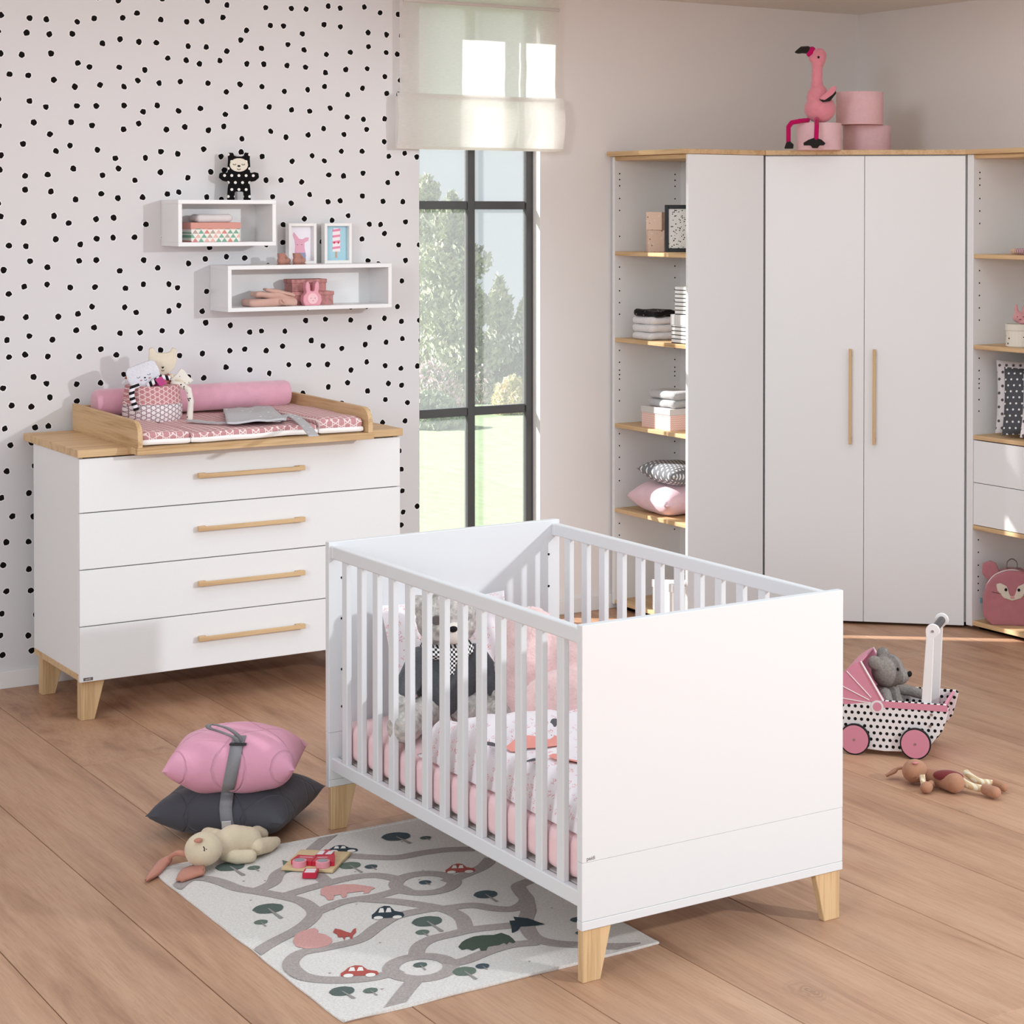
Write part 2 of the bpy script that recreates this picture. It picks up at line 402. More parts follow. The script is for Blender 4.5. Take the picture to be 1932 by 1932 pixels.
knot = t.math('MAXIMUM', t.math('SUBTRACT', 1.0, t.math('DIVIDE', kv, 0.075)), 0.0)
rings = t.math('MULTIPLY', knot, t.math('ADD', 0.6, t.math('MULTIPLY', t.math('SINE', t.math('MULTIPLY', kv, 420.0)), 0.4)))
base = t.ramp(f1, [(0.28, c4('#946c53')), (0.42, c4('#b88c6e')), (0.56, c4('#c69a7b')), (0.8, c4('#cfa687'))])
base = t.mix(t.math('MULTIPLY', t.math('SUBTRACT', f2, 0.45), 1.0), base, c4('#84604a'))
base = t.mix(t.math('MULTIPLY', t.math('GREATER_THAN', f4, 0.60), 0.16), base, c4('#6e4c38'))
base = t.mix(t.math('MULTIPLY', t.math('SUBTRACT', f3, 0.45), 0.8), base, c4('#c9a68c'))
base = t.mix(t.math('MULTIPLY', rings, 0.65), base, c4('#6b4c3a'))
hsv = t.n('HueSaturation', {'Color': base, 'Value': t.math('ADD', 0.90, t.math('MULTIPLY', ri, 0.08)), 'Saturation': 1.0}).outputs[0]
t.set(hsv, t.math('ADD', 0.40, t.math('MULTIPLY', f2, 0.2)), **{'Specular IOR Level': 0.45})
t.bump(t.math('ADD', f4, t.math('MULTIPLY', f2, 0.8)), 0.18, 0.002); FLOORM = t.m
fl = struct(finish('floor', bpy.data.meshes.new('floor'), None))
seam = box('subfloor', -9, XR + 0.2, -9, 0.0, -0.05, -0.012, plain('seam_brown', '#2f2018', 0.9), fl, 0)
PW, PL = 0.34, 4.6
pm = bpy.data.meshes.new('plank'); bmp = bx(bmesh.new(), 0.0011, PW - 0.0011, 0.0006, PL - 0.0006, -0.012, 0.0, 0.0010); bmp.to_mesh(pm); bmp.free(); pm.materials.append(FLOORM)
for k in range(-13, 10):
    x = 0.24 + PW * k
    y = -9.0 + (k * 0.77 % 1.0) * PL - PL
    while y < 0.0:
        if y + PL > -8.9:
            y1 = min(0.0, y + PL); y0 = max(-9.0, y)
            p = finish('plank', pm, None, fl, False, (x, y0, 0))
            p.scale = (min(PW, XR + 0.1 - x) / PW, (y1 - y0) / PL, 1)
        y += PL

# ---------------------------------------------------------------- window
FRAME = plain('anthracite_frame', '#4b4a4a', 0.45, 0.4)
FRAME_OUT = plain('outer_frame_pale', '#c9c8d2', 0.5)
wnd = struct(finish('window_1', bpy.data.meshes.new('window_1'), None))
fy0, fy1 = 0.060, 0.094
def fbar(name, x0, x1, z0, z1, dy=0.0, m=FRAME): return box(name, x0, x1, fy0 + dy, fy1, z0, z1, m, wnd, 0.002)
fbar('frame_jamb', 1.632, WX1, WZ0, WZ1); fbar('frame_jamb', WX0, WX0 + 0.022, WZ0, WZ1)
fbar('frame_head', WX0, WX1, WZ1 - 0.04, WZ1); fbar('frame_sill', WX0, WX1, WZ0, WZ0 + 0.05)
fbar('mullion', 1.337, 1.372, WZ0, WZ1)
for z0, z1 in ((1.822, 1.858), (0.914, 0.951)):
    for xa, xb in ((WX0 + 0.022, 1.337), (1.372, 1.628)): fbar('crossbar', xa, xb, z0, z1, 0.006)
for x0, x1 in ((1.318, 1.337), (1.610, 1.632)): box('outer_post', x0 + 0.06, x1 + 0.04, 0.095, 0.115, WZ0, WZ1, FRAME_OUT, wnd, 0.002)
t = NT('glare_veil_glass'); t.t.nodes.remove(t.b)  # painted white veil washes out the view; grey tint dims the sky
tr = t.n('BsdfTransparent', {'Color': (0.80, 0.81, 0.82, 1)}); df = t.n('BsdfDiffuse', {'Color': (0.95, 0.96, 0.97, 1)}); tl = t.n('BsdfTranslucent', {'Color': (0.97, 0.98, 1.0, 1)}); gl = t.n('BsdfGlossy', {'Roughness': 0.02, 'Color': (1, 1, 1, 1)})
mx = t.n('MixShader', {0: 0.5, 1: df.outputs[0], 2: tl.outputs[0]}); m2_ = t.n('MixShader', {0: 0.12, 1: tr.outputs[0], 2: mx.outputs[0]})
m3_ = t.n('MixShader', {0: 0.03, 1: m2_.outputs[0], 2: gl.outputs[0]})
t.t.links.new(m3_.outputs[0], t.out.inputs[0]); GLASS = t.m
for xa, xb in ((WX0 + 0.022, 1.337), (1.372, 1.632)):
    for za, zb in ((WZ0 + 0.05, 0.914), (0.951, 1.822), (1.858, WZ1 - 0.04)): box('pane', xa, xb, 0.076, 0.080, za, zb, GLASS, wnd, 0)

# ---------------------------------------------------------------- garden outside
t = NT('mown_lawn'); 
f = t.n('TexNoise', {'Vector': t.n('Mapping', {'Vector': t.obj(), 'Scale': (3, 0.7, 1)}).outputs[0], 'Scale': 2.0, 'Detail': 6}).outputs['Fac']
t.set(t.ramp(f, [(0.3, c4('#97a880')), (0.7, c4('#b0be98'))]), 0.95, **{'Specular IOR Level': 0.05}); LAWN = t.m
GZ = -4.0        # the room lies on an upper floor; the garden is below
struct(box('lawn', -60, 160, 1.5, 54, GZ - 0.3, GZ, LAWN, None, 0))
def leafmat(name, a, b):
    t = NT(name); ri = t.n('TexNoise', {'Vector': t.obj(), 'Scale': 1.6, 'Detail': 5}).outputs['Fac']
    t.set(t.ramp(ri, [(0.3, c4(a)), (0.7, c4(b))]), 0.8, **{'Specular IOR Level': 0.1}); return t.m
CON = leafmat('conifer_needles', '#8e957f', '#c2c5a4'); CON2 = leafmat('conifer_needles_pale', '#9aa08c', '#cccdb0')
BARK = plain('bark', '#6e5a4a', 0.9)
def foliage(bm, fn, n, size):
    for i in range(n):
        p = fn(); s = size * random.uniform(0.6, 1.4)
        a = Vector((random.gauss(0, 1), random.gauss(0, 1), random.gauss(0, 0.6))).normalized(); b = a.orthogonal().normalized() * s; c = a.cross(b) * 0.55
        bm.faces.new([bm.verts.new(p - b * 0.5), bm.verts.new(p + c * 0.6), bm.verts.new(p + b), bm.verts.new(p - c * 0.6)])
def gput(px, dist): d = ray(px, 700); d.z = 0; d.normalize(); return CAM.x + d.x * dist, CAM.y + d.y * dist
def conifer(px, ytop, wpx, dist, label, m, n, pw=0.9):
    x, y = gput(px, dist); mp = mpp0((x, y, 0)); h = (CAM.z - GZ) + (HOR - ytop) * mp; r = wpx * mp
    tr = thing('conifer', label, 'tree', (x, y, GZ), 0, 'conifers beyond the lawn')
    tube('trunk', [(0, 0, 0), (0, 0, h * 0.95)], [r * 0.08, 0.02], BARK, tr, 8)
    def f():
        tt = random.random() ** 1.15; z = 0.1 + tt * (h - 0.1)
        lay = 0.75 + 0.25 * math.sin(z * 5.0 + 1.3 * math.sin(z)); rr = r * (1 - tt) ** pw * lay * math.sqrt(random.uniform(0.25, 1)) + 0.04
        a = random.uniform(0, 2 * PI); k = 0.85 + 0.4 * mnoise.noise(Vector((math.cos(a) * 2, math.sin(a) * 2, z * 0.7 + x)))
        return Vector((math.cos(a) * rr * k, math.sin(a) * rr * k, z + 0.1 * random.gauss(0, 1)))
    bm = bmesh.new(); foliage(bm, f, n, 0.15); o = ob('needles', bm, m, tr); o['kind'] = 'stuff'
HOR = CY - FPX * math.tan(pitch)
def mpp0(P): return (Vector(P) - CAM).dot(fw) / FPX
conifer(852, 372, 150, 62, 'broad pale green conifer behind the window mullion', CON, 11000, 0.62)
conifer(806, 338, 95, 72, 'tall rounded conifer top at the left window edge', CON2, 6000, 0.5)
conifer(941, 530, 72, 66, 'slim pointed conifer right of the window mullion', CON2, 4500, 0.75)
conifer(990, 572, 70, 72, 'shorter conifer beside the right window jamb', CON, 4000, 0.7)
def bush(px, ytop, wpx, dist, name, label, cols, n, size=0.11):
    x, y = gput(px, dist); mp = mpp0((x, y, 0)); h = (CAM.z - GZ) + (HOR - ytop) * mp; rx = wpx * mp
    tr = thing(name, label, 'shrub', (x, y, GZ), 0, 'garden shrubs')
    def f():
        a = random.uniform(0, 2 * PI); e = math.acos(random.uniform(0, 1)); k = random.uniform(0.8, 1) * (0.9 + 0.3 * mnoise.noise(Vector((math.cos(a) * 2, math.sin(a) * 2, e * 3 + px))))
        return Vector((math.cos(a) * math.sin(e) * rx * k, math.sin(a) * math.sin(e) * rx * k, 0.03 + math.cos(e) * h * k))
    for nm, m, k in cols:
        bm = bmesh.new(); foliage(bm, f, int(n * k), size); o = ob(nm, bm, m, tr); o['kind'] = 'stuff'
GL = leafmat('shrub_leaves', '#9ba591', '#c3ccb4'); GL2 = leafmat('shrub_leaves_yellow', '#cfca94', '#e8dfb0')
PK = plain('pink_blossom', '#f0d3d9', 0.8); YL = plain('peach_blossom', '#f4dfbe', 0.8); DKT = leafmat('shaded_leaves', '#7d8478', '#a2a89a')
bush(820, 683, 60, 58, 'flowering_shrub', 'pink flowering shrub low left in the window', [('leaves', GL, 0.5), ('blossom', PK, 0.5)], 7000)
bush(815, 738, 62, 53.5, 'leafy_shrub', 'low pale green shrub in front of the pink blossom', [('leaves', GL, 1.0)], 5000)
bush(912, 690, 24, 60, 'flowering_shrub', 'small white-green shrub right of the window mullion', [('leaves', GL, 0.7), ('blossom', PK, 0.3)], 2600)
bush(966, 712, 40, 57, 'flowering_shrub', 'yellow and peach flowering shrub by the right window jamb', [('leaves', GL2, 0.5), ('blossom', YL, 0.5)], 4500)
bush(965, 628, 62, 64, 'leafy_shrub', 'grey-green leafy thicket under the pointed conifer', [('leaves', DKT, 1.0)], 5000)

# ---------------------------------------------------------------- roman blind
t = NT('sheer_blind'); t.t.nodes.remove(t.b)
wv = t.n('TexNoise', {'Vector': t.n('Mapping', {'Vector': t.obj(), 'Scale': (40, 1, 500)}).outputs[0], 'Scale': 1.0, 'Detail': 2}).outputs['Fac']
cl = t.ramp(wv, [(0.3, c4('#f3f0ec')), (0.7, c4('#fcfaf7'))])
df = t.n('BsdfDiffuse', {'Color': cl}); tl = t.n('BsdfTranslucent', {'Color': cl}); tr = t.n('BsdfTransparent', {'Color': (1, 1, 1, 1)})
a = t.n('MixShader', {0: 0.72, 1: df.outputs[0], 2: tl.outputs[0]}); b = t.n('MixShader', {0: 0.13, 1: a.outputs[0], 2: tr.outputs[0]})
t.t.links.new(b.outputs[0], t.out.inputs[0]); SHEER = t.m
bl = thing('roman_blind', 'sheer white roman blind hanging over the top of the window', 'blind', (1.345, -0.045, 2.08))
def sheet(name, x0, x1, z0, z1, y, m, parent, bow=0.0):
    bm = bmesh.new(); n = 16; mm = 12
    G = [[bm.verts.new((x0 + (x1 - x0) * i / n, y - bow * math.sin(PI * j / mm) + 0.004 * mnoise.noise(Vector((i * 0.4, j * 0.4, 2))), z0 + (z1 - z0) * j / mm)) for j in range(mm + 1)] for i in range(n + 1)]
    for i in range(n):
        for j in range(mm): bm.faces.new((G[i][j], G[i + 1][j], G[i + 1][j + 1], G[i][j + 1]))
    return ob(name, bm, m, parent, 'all')
sheet('fabric', -0.39, 0.392, 0.215, 0.69, 0, SHEER, bl)
sheet('fold', -0.412, 0.405, 0.0, 0.235, -0.016, SHEER, bl, 0.02)
sheet('fold_lining', -0.408, 0.400, 0.004, 0.22, 0.004, SHEER, bl)
tube('hem', [(-0.412, -0.012, 0.004), (0.405, -0.012, 0.004)], 0, SHEER, bl, flat=(0.02, 0.012))
RODM = plain('blind_rod', '#d8d0cc', 0.6)
for z in (0.222, 0.628): box('rod', -0.375, 0.392, -0.012, 0.004, z - 0.008, z + 0.006, RODM, bl, 0.003)

# ================================================================ DRESSER
DX0, DX1, DYF, DZT = -0.617, 0.652, -0.682, 0.9696
dr = thing('dresser', 'white chest of drawers with oak top and slanted oak legs', 'dresser', (0, 0, 0))
box('worktop', DX0, DX1, DYF, -0.027, 0.9416, DZT, OAKX, dr, 0.0015)
BX0, BX1, BYF, BYB = DX0 + 0.008, DX1 - 0.008, DYF + 0.010, -0.128
box('side_panel', BX0, BX0 + 0.018, BYF + 0.019, BYB, 0.168, 0.9416, WHITE, dr)
box('side_panel', BX1 - 0.018, BX1, BYF + 0.019, BYB, 0.168, 0.9416, WHITE, dr)
box('back_panel', BX0 + 0.018, BX1 - 0.018, BYB - 0.008, BYB, 0.168, 0.9416, WHITE, dr)
box('base_board', BX0, BX1, BYF + 0.021, BYB, 0.145, 0.168, OAKX, dr)
box('shadow_gap', BX0 + 0.019, BX1 - 0.019, BYF + 0.022, BYB - 0.009, 0.169, 0.941, DARK, dr, 0)  # black filler box; the shade between drawers is put in as colour
zs = [0.938, 0.7435, 0.5415, 0.3395, 0.1406]
def handle_h(parent, xc, y, z, ln=0.418):
    h = prism('handle', [(-ln / 2, -0.009), (-ln / 2, 0.009), (-ln / 2 + 0.022, 0.010), (-ln / 2 + 0.026, 0.0065), (ln / 2 - 0.026, 0.0065), (ln / 2 - 0.022, 0.010), (ln / 2, 0.009), (ln / 2, -0.009), (ln / 2 - 0.02, -0.0085), (-ln / 2 + 0.02, -0.0085)], 1, -0.030, -0.014, OAKX, parent, 0.001)
    h.location = (xc, y, z)
    for s in (-1, 1): box('handle_foot', xc + s * (ln / 2 - 0.020) - 0.012, xc + s * (ln / 2 - 0.020) + 0.012, y - 0.0145, y, z - 0.008, z + 0.008, OAKX, h.parent, 0.001)
    return h
for a, b in zip(zs, zs[1:]):
    d = box('drawer', BX0, BX1, BYF, BYF + 0.018, b + 0.0017, a - 0.0017, WHITE, dr, 0.0012)
    z = a - 0.090
    h = prism('handle', [(-.209, -.009), (-.209, .009), (-.187, .010), (-.183, .0065), (.183, .0065), (.187, .010), (.209, .009), (.209, -.009), (.189, -.0085), (-.189, -.0085)], 1, -0.028, -0.013, OAKX, d, 0.001)
    h.location = (0.028, BYF, z)
    for s in (-1, 1): box('handle_foot', 0.028 + s * 0.189 - 0.013, 0.028 + s * 0.189 + 0.013, BYF - 0.0135, BYF, z - 0.008, z + 0.008, OAKX, d, 0.001)
def leg(parent, x, y, sx, h, wt, wb_, dp, m=None):
    """slanted leg: outer edge at x vertical, inner edge tapering; sx=+1 means body lies to +x"""
    pts = [(0, 0), (sx * wb_, 0), (sx * wt, h), (0, h)]
    o = prism('leg', pts, 1, 0, dp, OAKZ, parent, 0.0015); o.location = (x, y, 0); return o
for x, s in ((BX0 + 0.012, 1), (BX1 - 0.012, -1)):
    for y in (BYF + 0.024, BYB - 0.062): leg(dr, x, y, s, 0.145, 0.086, 0.048, 0.046)
bd = box('badge', BX0 + 0.012, BX0 + 0.046, BYF - 0.0012, BYF, 0.147, 0.158, plain('badge_grey', '#6d6360', 0.4), dr, 0.0004)
text('badge_lettering', 'paidi', 0.0105, plain('badge_letter', '#d9d3cf', 0.5), bd, (BX0 + 0.029, BYF - 0.0016, 0.1528), (PI / 2, 0, 0))

# changing tray on the dresser
TX0, TX1, TYF, TYB = -0.433, 0.478, -0.780, -0.034
ct = thing('changing_tray', 'oak changing tray with curved sides resting on the dresser', 'changing tray', (0, 0, 0))
box('front_lip', TX0 - 0.004, TX1 + 0.004, TYF, DYF - 0.001, 0.949, DZT + 0.003, OAKX, ct, 0.0012)
box('base_panel', TX0, TX1, TYF + 0.05, TYB, DZT + 0.0005, DZT + 0.004, OAKX, ct, 0)
sp_ = [(TYB, DZT + 0.003), (TYF + 0.004, DZT + 0.003), (TYF + 0.004, DZT + 0.045)]
for i in range(9):
    a = i / 8 * PI / 2; sp_.append((TYF + 0.004 + 0.055 * (1 - math.cos(a)), DZT + 0.045 + 0.052 * math.sin(a)))
sp_.append((TYB, DZT + 0.103))
for x in (TX0, TX1 - 0.018): prism('tray_side', sp_, 0, x, x + 0.018, OAKY, ct, 0.0012)
box('tray_back', TX0 + 0.018, TX1 - 0.018, TYB - 0.016, TYB, DZT + 0.004, DZT + 0.095, OAKX, ct, 0.001)

# ================================================================ CRIB
CX0, CX1, CY0, CY1 = -0.394, 0.3916, -3.7173, -2.2773
CZT, CZB, CT = 0.847, 0.126, 0.024
cb_ = thing('baby_cot', 'white slatted baby cot with solid ends and oak legs', 'cot', (0, 0, 0))
for y0 in (CY0, CY1 - CT):
    box('end_panel', CX0, CX1, y0, y0 + CT, 0.2868, CZT, PAINT, cb_, 0.0012)
    box('lower_end_panel', CX0, CX1, y0 + 0.0008, y0 + CT - 0.0008, 0.1475, 0.2862, PAINT, cb_, 0.0012)
    box('end_rail', CX0, CX1, y0, y0 + CT, CZB, 0.1470, PAINT, cb_, 0.0012)
for x, s in ((CX0 + 0.005, 1), (CX1 - 0.005, -1)):
    for y in (CY0 + 0.006, CY1 - 0.006 - 0.022): leg(cb_, x, y, s, CZB, 0.080, 0.050, 0.022)
ya, yb = CY0 + CT, CY1 - CT
sm = bpy.data.meshes.new('slat'); b_ = bx(bmesh.new(), -0.0085, 0.0085, -0.0165, 0.0165, 0.212, 0.800, 0.003, 2); b_.to_mesh(sm); b_.free(); sm.materials.append(PAINT)
for xs in (CX0 + 0.006, CX1 - 0.006 - 0.022):
    box('top_rail', xs, xs + 0.022, ya, yb, 0.799, 0.837, PAINT, cb_, 0.004, 3)
    box('bottom_rail', xs, xs + 0.022, ya, yb, 0.175, 0.213, PAINT, cb_, 0.003, 2)
    for k in range(13): finish('slat', sm, None, cb_, False, (xs + 0.011, -2.388 - 0.1011 * k, 0))
    for y, sg in ((ya, 1), (yb, -1)):
        box('corner_bracket', xs - 0.001, xs + 0.024, min(y, y + sg * 0.016), max(y, y + sg * 0.016), 0.800, 0.834, PAINT, cb_, 0.001)
box('mattress_base', CX0 + 0.034, CX1 - 0.034, ya + 0.004, yb - 0.004, 0.196, 0.212, plain('slat_base_grey', '#c9c4c0', 0.7), cb_, 0.001)
hol = [(CX0 + 0.041 , yb - 0.0005, z) for z in (0.36, 0.47, 0.62, 0.74)] + [(CX0 + 0.10, yb - 0.0005, z) for z in (0.38, 0.45, 0.52)] + [(CX1 - 0.04, yb - 0.0005, z) for z in (0.52, 0.64, 0.74)]
dots('bolt_holes', hol, 0.0038, 1, HOLE, cb_, 0.0012)
text('maker_mark', 'paidi', 0.0125, plain('mark_grey', '#7d7370', 0.5), cb_, (CX0 + 0.024, CY0 - 0.0003, 0.2955), (PI / 2, 0, 0))

# ================================================================ CORNER WARDROBE AND SHELF UNITS
ZB, ZT = 0.024, 2.062            # bottom of the carcasses, underside of the top boards
TT = 0.021
LX0, LX1, LY0, LY1 = 2.035, 2.440, -0.629, -0.020     # left shelf unit (opens towards -X)
def holes_cols(parent, fixed, axis, cols, zlist, r=0.0035):
    pts = [((c, fixed, z) if axis == 1 else (fixed, c, z)) for c in cols for z in zlist]
    dots('peg_holes', pts, r, axis, HOLE, parent, 0.001)
su = thing('shelf_unit', 'tall open shelf unit with white sides and oak shelves beside the window', 'shelf', (0, 0, 0))
box('side_panel', LX0, LX1, LY1 - 0.018, LY1, ZB, ZT, WHITE, su)
box('side_panel', LX0, LX1, LY0, LY0 + 0.018, ZB, ZT, WHITE, su)
box('back_panel', LX1 - 0.040, LX1 - 0.032, LY0 + 0.018, LY1 - 0.018, ZB, ZT, WHITE, su, 0)
box('top_board', LX0 - 0.030, LX1 + 0.003, LY0 - 0.006, LY1, ZT + 0.001, ZT + 0.001 + TT, OAKY, su)
SH = [(ZB + 0.002, ZB + 0.020)] + [(z, z + 0.018) for z in (0.4445, 0.831, 1.2205, 1.6135)]
for z0, z1 in SH + [(ZT - 0.018, ZT)]: box('shelf', LX0 + 0.003, LX1 - 0.041, LY0 + 0.0185, LY1 - 0.0185, z0, z1, OAKY, su)
box('plinth', LX0 + 0.04, LX1 - 0.01, LY0 + 0.02, LY1 - 0.02, 0.0, ZB, DARK, su, 0)
zl = [1.985, 1.958, 1.93] + [1.872 - 0.0545 * i for i in range(2)] + [1.70, 1.56, 1.506, 1.452, 1.398, 1.345, 1.18, 1.126, 1.09, 1.07, 1.05, 1.0, 0.95, 0.80, 0.745, 0.692, 0.638, 0.585, 0.39, 0.336]
holes_cols(su, LY1 - 0.0184, 1, (LX0 + 0.028, LX1 - 0.072), zl)
# corner wardrobe: five-sided body, two doors on the diagonal
wa = thing('corner_wardrobe', 'white two-door corner wardrobe with oak top board', 'wardrobe', (0, 0, 0))
A0, B0 = Vector((2.447, -0.627)), Vector((3.071, -1.251))
n2 = Vector((-1, -1)).normalized()      # outward normal of the doors
ins = -n2 * 0.022
foot = [(A0.x + ins.x, A0.y + ins.y), (B0.x + ins.x, B0.y + ins.y), (XR - 0.006, -1.236), (XR - 0.006, -0.016), (2.4445, -0.016)]
prism('carcass', foot, 2, ZB, ZT, WHITE, wa)
prism('plinth', [(p[0] + 0.03, p[1] + 0.03) for p in foot[:2]] + [(XR - 0.03, -1.2), (XR - 0.03, -0.05), (2.50, -0.05)], 2, 0, ZB, DARK, wa)
tp = [(A0.x - 0.002, A0.y - 0.008), (A0.x + n2.x * 0.012 + 0.01, A0.y + n2.y * 0.012 - 0.01), (B0.x + n2.x * 0.012 + 0.006, B0.y + n2.y * 0.012 - 0.006), (B0.x + 0.006, B0.y + 0.002), (XR - 0.004, -1.249), (XR - 0.004, -0.016), (2.4445, -0.016)]
prism('top_board', [(2.4445, -0.640), (2.4580, -0.6535), (3.0610, -1.2565), (XR - 0.004, -1.2565), (XR - 0.004, -0.016), (2.4445, -0.016)], 2, ZT + 0.001, ZT + 0.001 + TT, OAKX, wa)
dirv = (B0 - A0).normalized(); LEN = (B0 - A0).length; ang = math.atan2(dirv.y, dirv.x)
def place_diag(o, s, off=0.0): o.location = (A0.x + dirv.x * s - 0 * off, A0.y + dirv.y * s, 0); o.rotation_euler = (0, 0, ang)
hw = LEN / 2 - 0.004
for k, s0 in enumerate((0.003, LEN / 2 + 0.001)):
    d = box('door', 0, hw, 0, 0.019, 0.013, ZT - 0.004, WHITE, wa, 0.0012); place_diag(d, s0)
    hx = hw - 0.058 if k == 0 else 0.045
    hh = prism('handle', [(-.006, -.209), (.006, -.209), (.0065, .209), (-.0065, .209)], 1, -0.027, -0.013, OAKZ, d, 0.001); hh.location = (hx, 0, 1.004)
    for z in (0.815, 1.193): box('handle_foot', hx - 0.006, hx + 0.006, -0.0135, 0, z - 0.012, z + 0.012, OAKZ, d, 0.001)
# right shelf unit with drawers
RX0, RY1, RY0 = 3.071, -1.2585, -2.06
ru = thing('shelf_unit', 'tall shelf unit with two white drawers along the right wall', 'shelf', (0, 0, 0))
box('side_panel', RX0, XR - 0.006, RY1 - 0.038, RY1, ZB - 0.006, ZT, WHITE, ru)
box('side_panel', RX0, XR - 0.006, RY0, RY0 + 0.018, ZB - 0.006, ZT, WHITE, ru)
box('back_panel', XR - 0.016, XR - 0.008, RY0 + 0.018, RY1 - 0.038, ZB, ZT, WHITE, ru, 0)
box('top_board', RX0 - 0.012, XR - 0.004, RY0 - 0.01, RY1 + 0.0015, ZT + 0.001, ZT + 0.001 + TT, OAKY, ru)
for z0, z1 in [(ZB - 0.002, ZB + 0.018), (0.4395, 0.4575), (0.8305, 0.8485), (1.221, 1.239), (1.6135, 1.6315), (ZT - 0.018, ZT)]:
    box('shelf', RX0 + 0.003, XR - 0.017, RY0 + 0.0185, RY1 - 0.0385, z0, z1, OAKY, ru)
box('plinth', RX0 + 0.05, XR - 0.02, RY0 + 0.03, RY1 - 0.03, 0.0, ZB - 0.006, DARK, ru, 0)
for z0, z1 in ((0.4605, 0.6415), (0.6445, 0.8260)):
    d = box('drawer', RX0 + 0.004, RX0 + 0.022, RY0 + 0.021, RY1 - 0.041, z0, z1, WHITE, ru, 0.001)
    box('drawer_box', RX0 + 0.0225, XR - 0.03, RY0 + 0.03, RY1 - 0.05, z0 + 0.01, z1 - 0.02, WHITE, d, 0)
holes_cols(ru, RY1 - 0.0384, 1, (RX0 + 0.037, XR - 0.07), [1.985, 1.958, 1.93] + [1.872, 1.818, 1.764, 1.56, 1.506, 1.452, 1.398, 1.345, 1.18, 1.126, 1.09, 1.07, 1.05, 1.0, 0.95, 0.39, 0.336, 0.28, 0.23, 0.2, 0.17])

# ================================================================ WALL SHELVES
def wall_shelf(x0, x1, z0, z1, label):
    s = thing('wall_shelf', label, 'shelf', (0, 0, 0), 0, 'open white box shelves on the dotted wall'); D = 0.190; t_ = 0.016
    box('top', x0, x1, -D, -0.001, z1 - t_, z1, WHITE, s, 0.001); box('bottom', x0, x1, -D, -0.001, z0, z0 + t_, WHITE, s, 0.001)
    box('side', x0, x0 + t_, -D, -0.001, z0 + t_, z1 - t_, WHITE, s, 0.001); box('side', x1 - t_, x1, -D, -0.001, z0 + t_, z1 - t_, WHITE, s, 0.001)
    box('back', x0 + t_, x1 - t_, -0.009, -0.002, z0 + t_, z1 - t_, WHITE, s, 0); return s
US = (-0.067, 0.3375, 1.676, 1.858); LS = (0.1345, 0.8465, 1.415, 1.598)
wall_shelf(*US, 'short white box shelf holding a triangle-print box')
wall_shelf(*LS, 'long white box shelf holding a bunny lamp and folded clothes')

# ================================================================ SMALL THINGS: helpers
def mpp(P): return (Vector(P) - CAM).dot(fw) / FPX          # metres per photo pixel at P
def facing(P): d = CAM - Vector(P); return math.atan2(d.x, -d.y)   # turn local -Y towards the viewer
def puff(name, pts, th, m, parent=None, voxel=0.004, smooth=10, axis=1, post=None, loc=None, rot=None):
    def fn(bm):
        f = bm.faces.new([bm.verts.new((p[0], -th / 2, p[1])) for p in pts])
        r = bmesh.ops.extrude_face_region(bm, geom=[f])
        bmesh.ops.translate(bm, verts=[g for g in r['geom'] if isinstance(g, bmesh.types.BMVert)], vec=(0, th, 0))
        bmesh.ops.recalc_face_normals(bm, faces=bm.faces)
    return blob(name, fn, m, parent, voxel, smooth, post, loc, rot)
BLACKTH = plain('black_thread', '#1b1718', 0.8, 0.2)
def arc(name, x, z, r, y, parent, up=False, a0=20, a1=160, m=None, t=0.0012):
    pts = []
    for i in range(9):
        a = math.radians(a0 + (a1 - a0) * i / 8); s = 1 if up else -1
        pts.append((x + r * math.cos(a), y, z + s * r * math.sin(a)))
    return tube(name, pts, t, m or BLACKTH, parent, 6)
def line(name, pts, t, m, parent): return tube(name, pts, t, m, parent, 6)

# ================================================================ ON THE DRESSER
ZM = DZT + 0.0045
MATP = hexprint('rose_star_print', '#c79194', '#f3e2e1', 40, 0.06, fold=True)
MATW = plain('mat_white_foil', '#f1ecea', 0.35, 0.5)
cm = thing('changing_mat', 'dusty rose star-print changing mat with raised sides in the tray', 'changing mat', (0, 0, 0))
xa, xb, xc_, xd = TX0 + 0.022, -0.228, 0.268, TX1 - 0.022
yf, yb_ = TYF + 0.030, TYB - 0.022
for nm, x0, x1, h, y0, y1, sd in (('left_wedge', xa, xb, 0.052, yf, yb_, 1), ('centre_pad', xb, xc_, 0.042, yf, yb_, 2), ('right_wedge', xc_, xd, 0.060, yf, yb_, 3)):
    o = subdiv_box(nm, x1 - x0, y1 - y0, h - 0.012, 0.02, 13, MATP, cm, ((x0 + x1) / 2, (y0 + y1) / 2, ZM + 0.012), None, 0.006, 7, sd)
    u = subdiv_box('underside', x1 - x0 + 0.003, y1 - y0 + 0.004, 0.026, 0.012, 11, MATW, o, (0, 0, -0.0115), None, 0.004, 7, sd)
ro = thing('bolster', 'soft pink bolster roll lying along the back of the tray', 'bolster', (0.022, -0.112, 1.078))
PLUSHPINK = fabric('pink_velour', '#e2a8ba', 0.05, 0.6, 600, 0.4)
bm = bmesh.new(); prof = [(0.0, -0.398), (0.030, -0.400), (0.046, -0.394), (0.052, -0.380), (0.0535, -0.2), (0.0535, 0.2), (0.052, 0.380), (0.046, 0.394), (0.03, 0.4), (0, 0.398)]
lathe('roll', prof, PLUSHPINK, ro, 40, None, (0, PI / 2, 0))
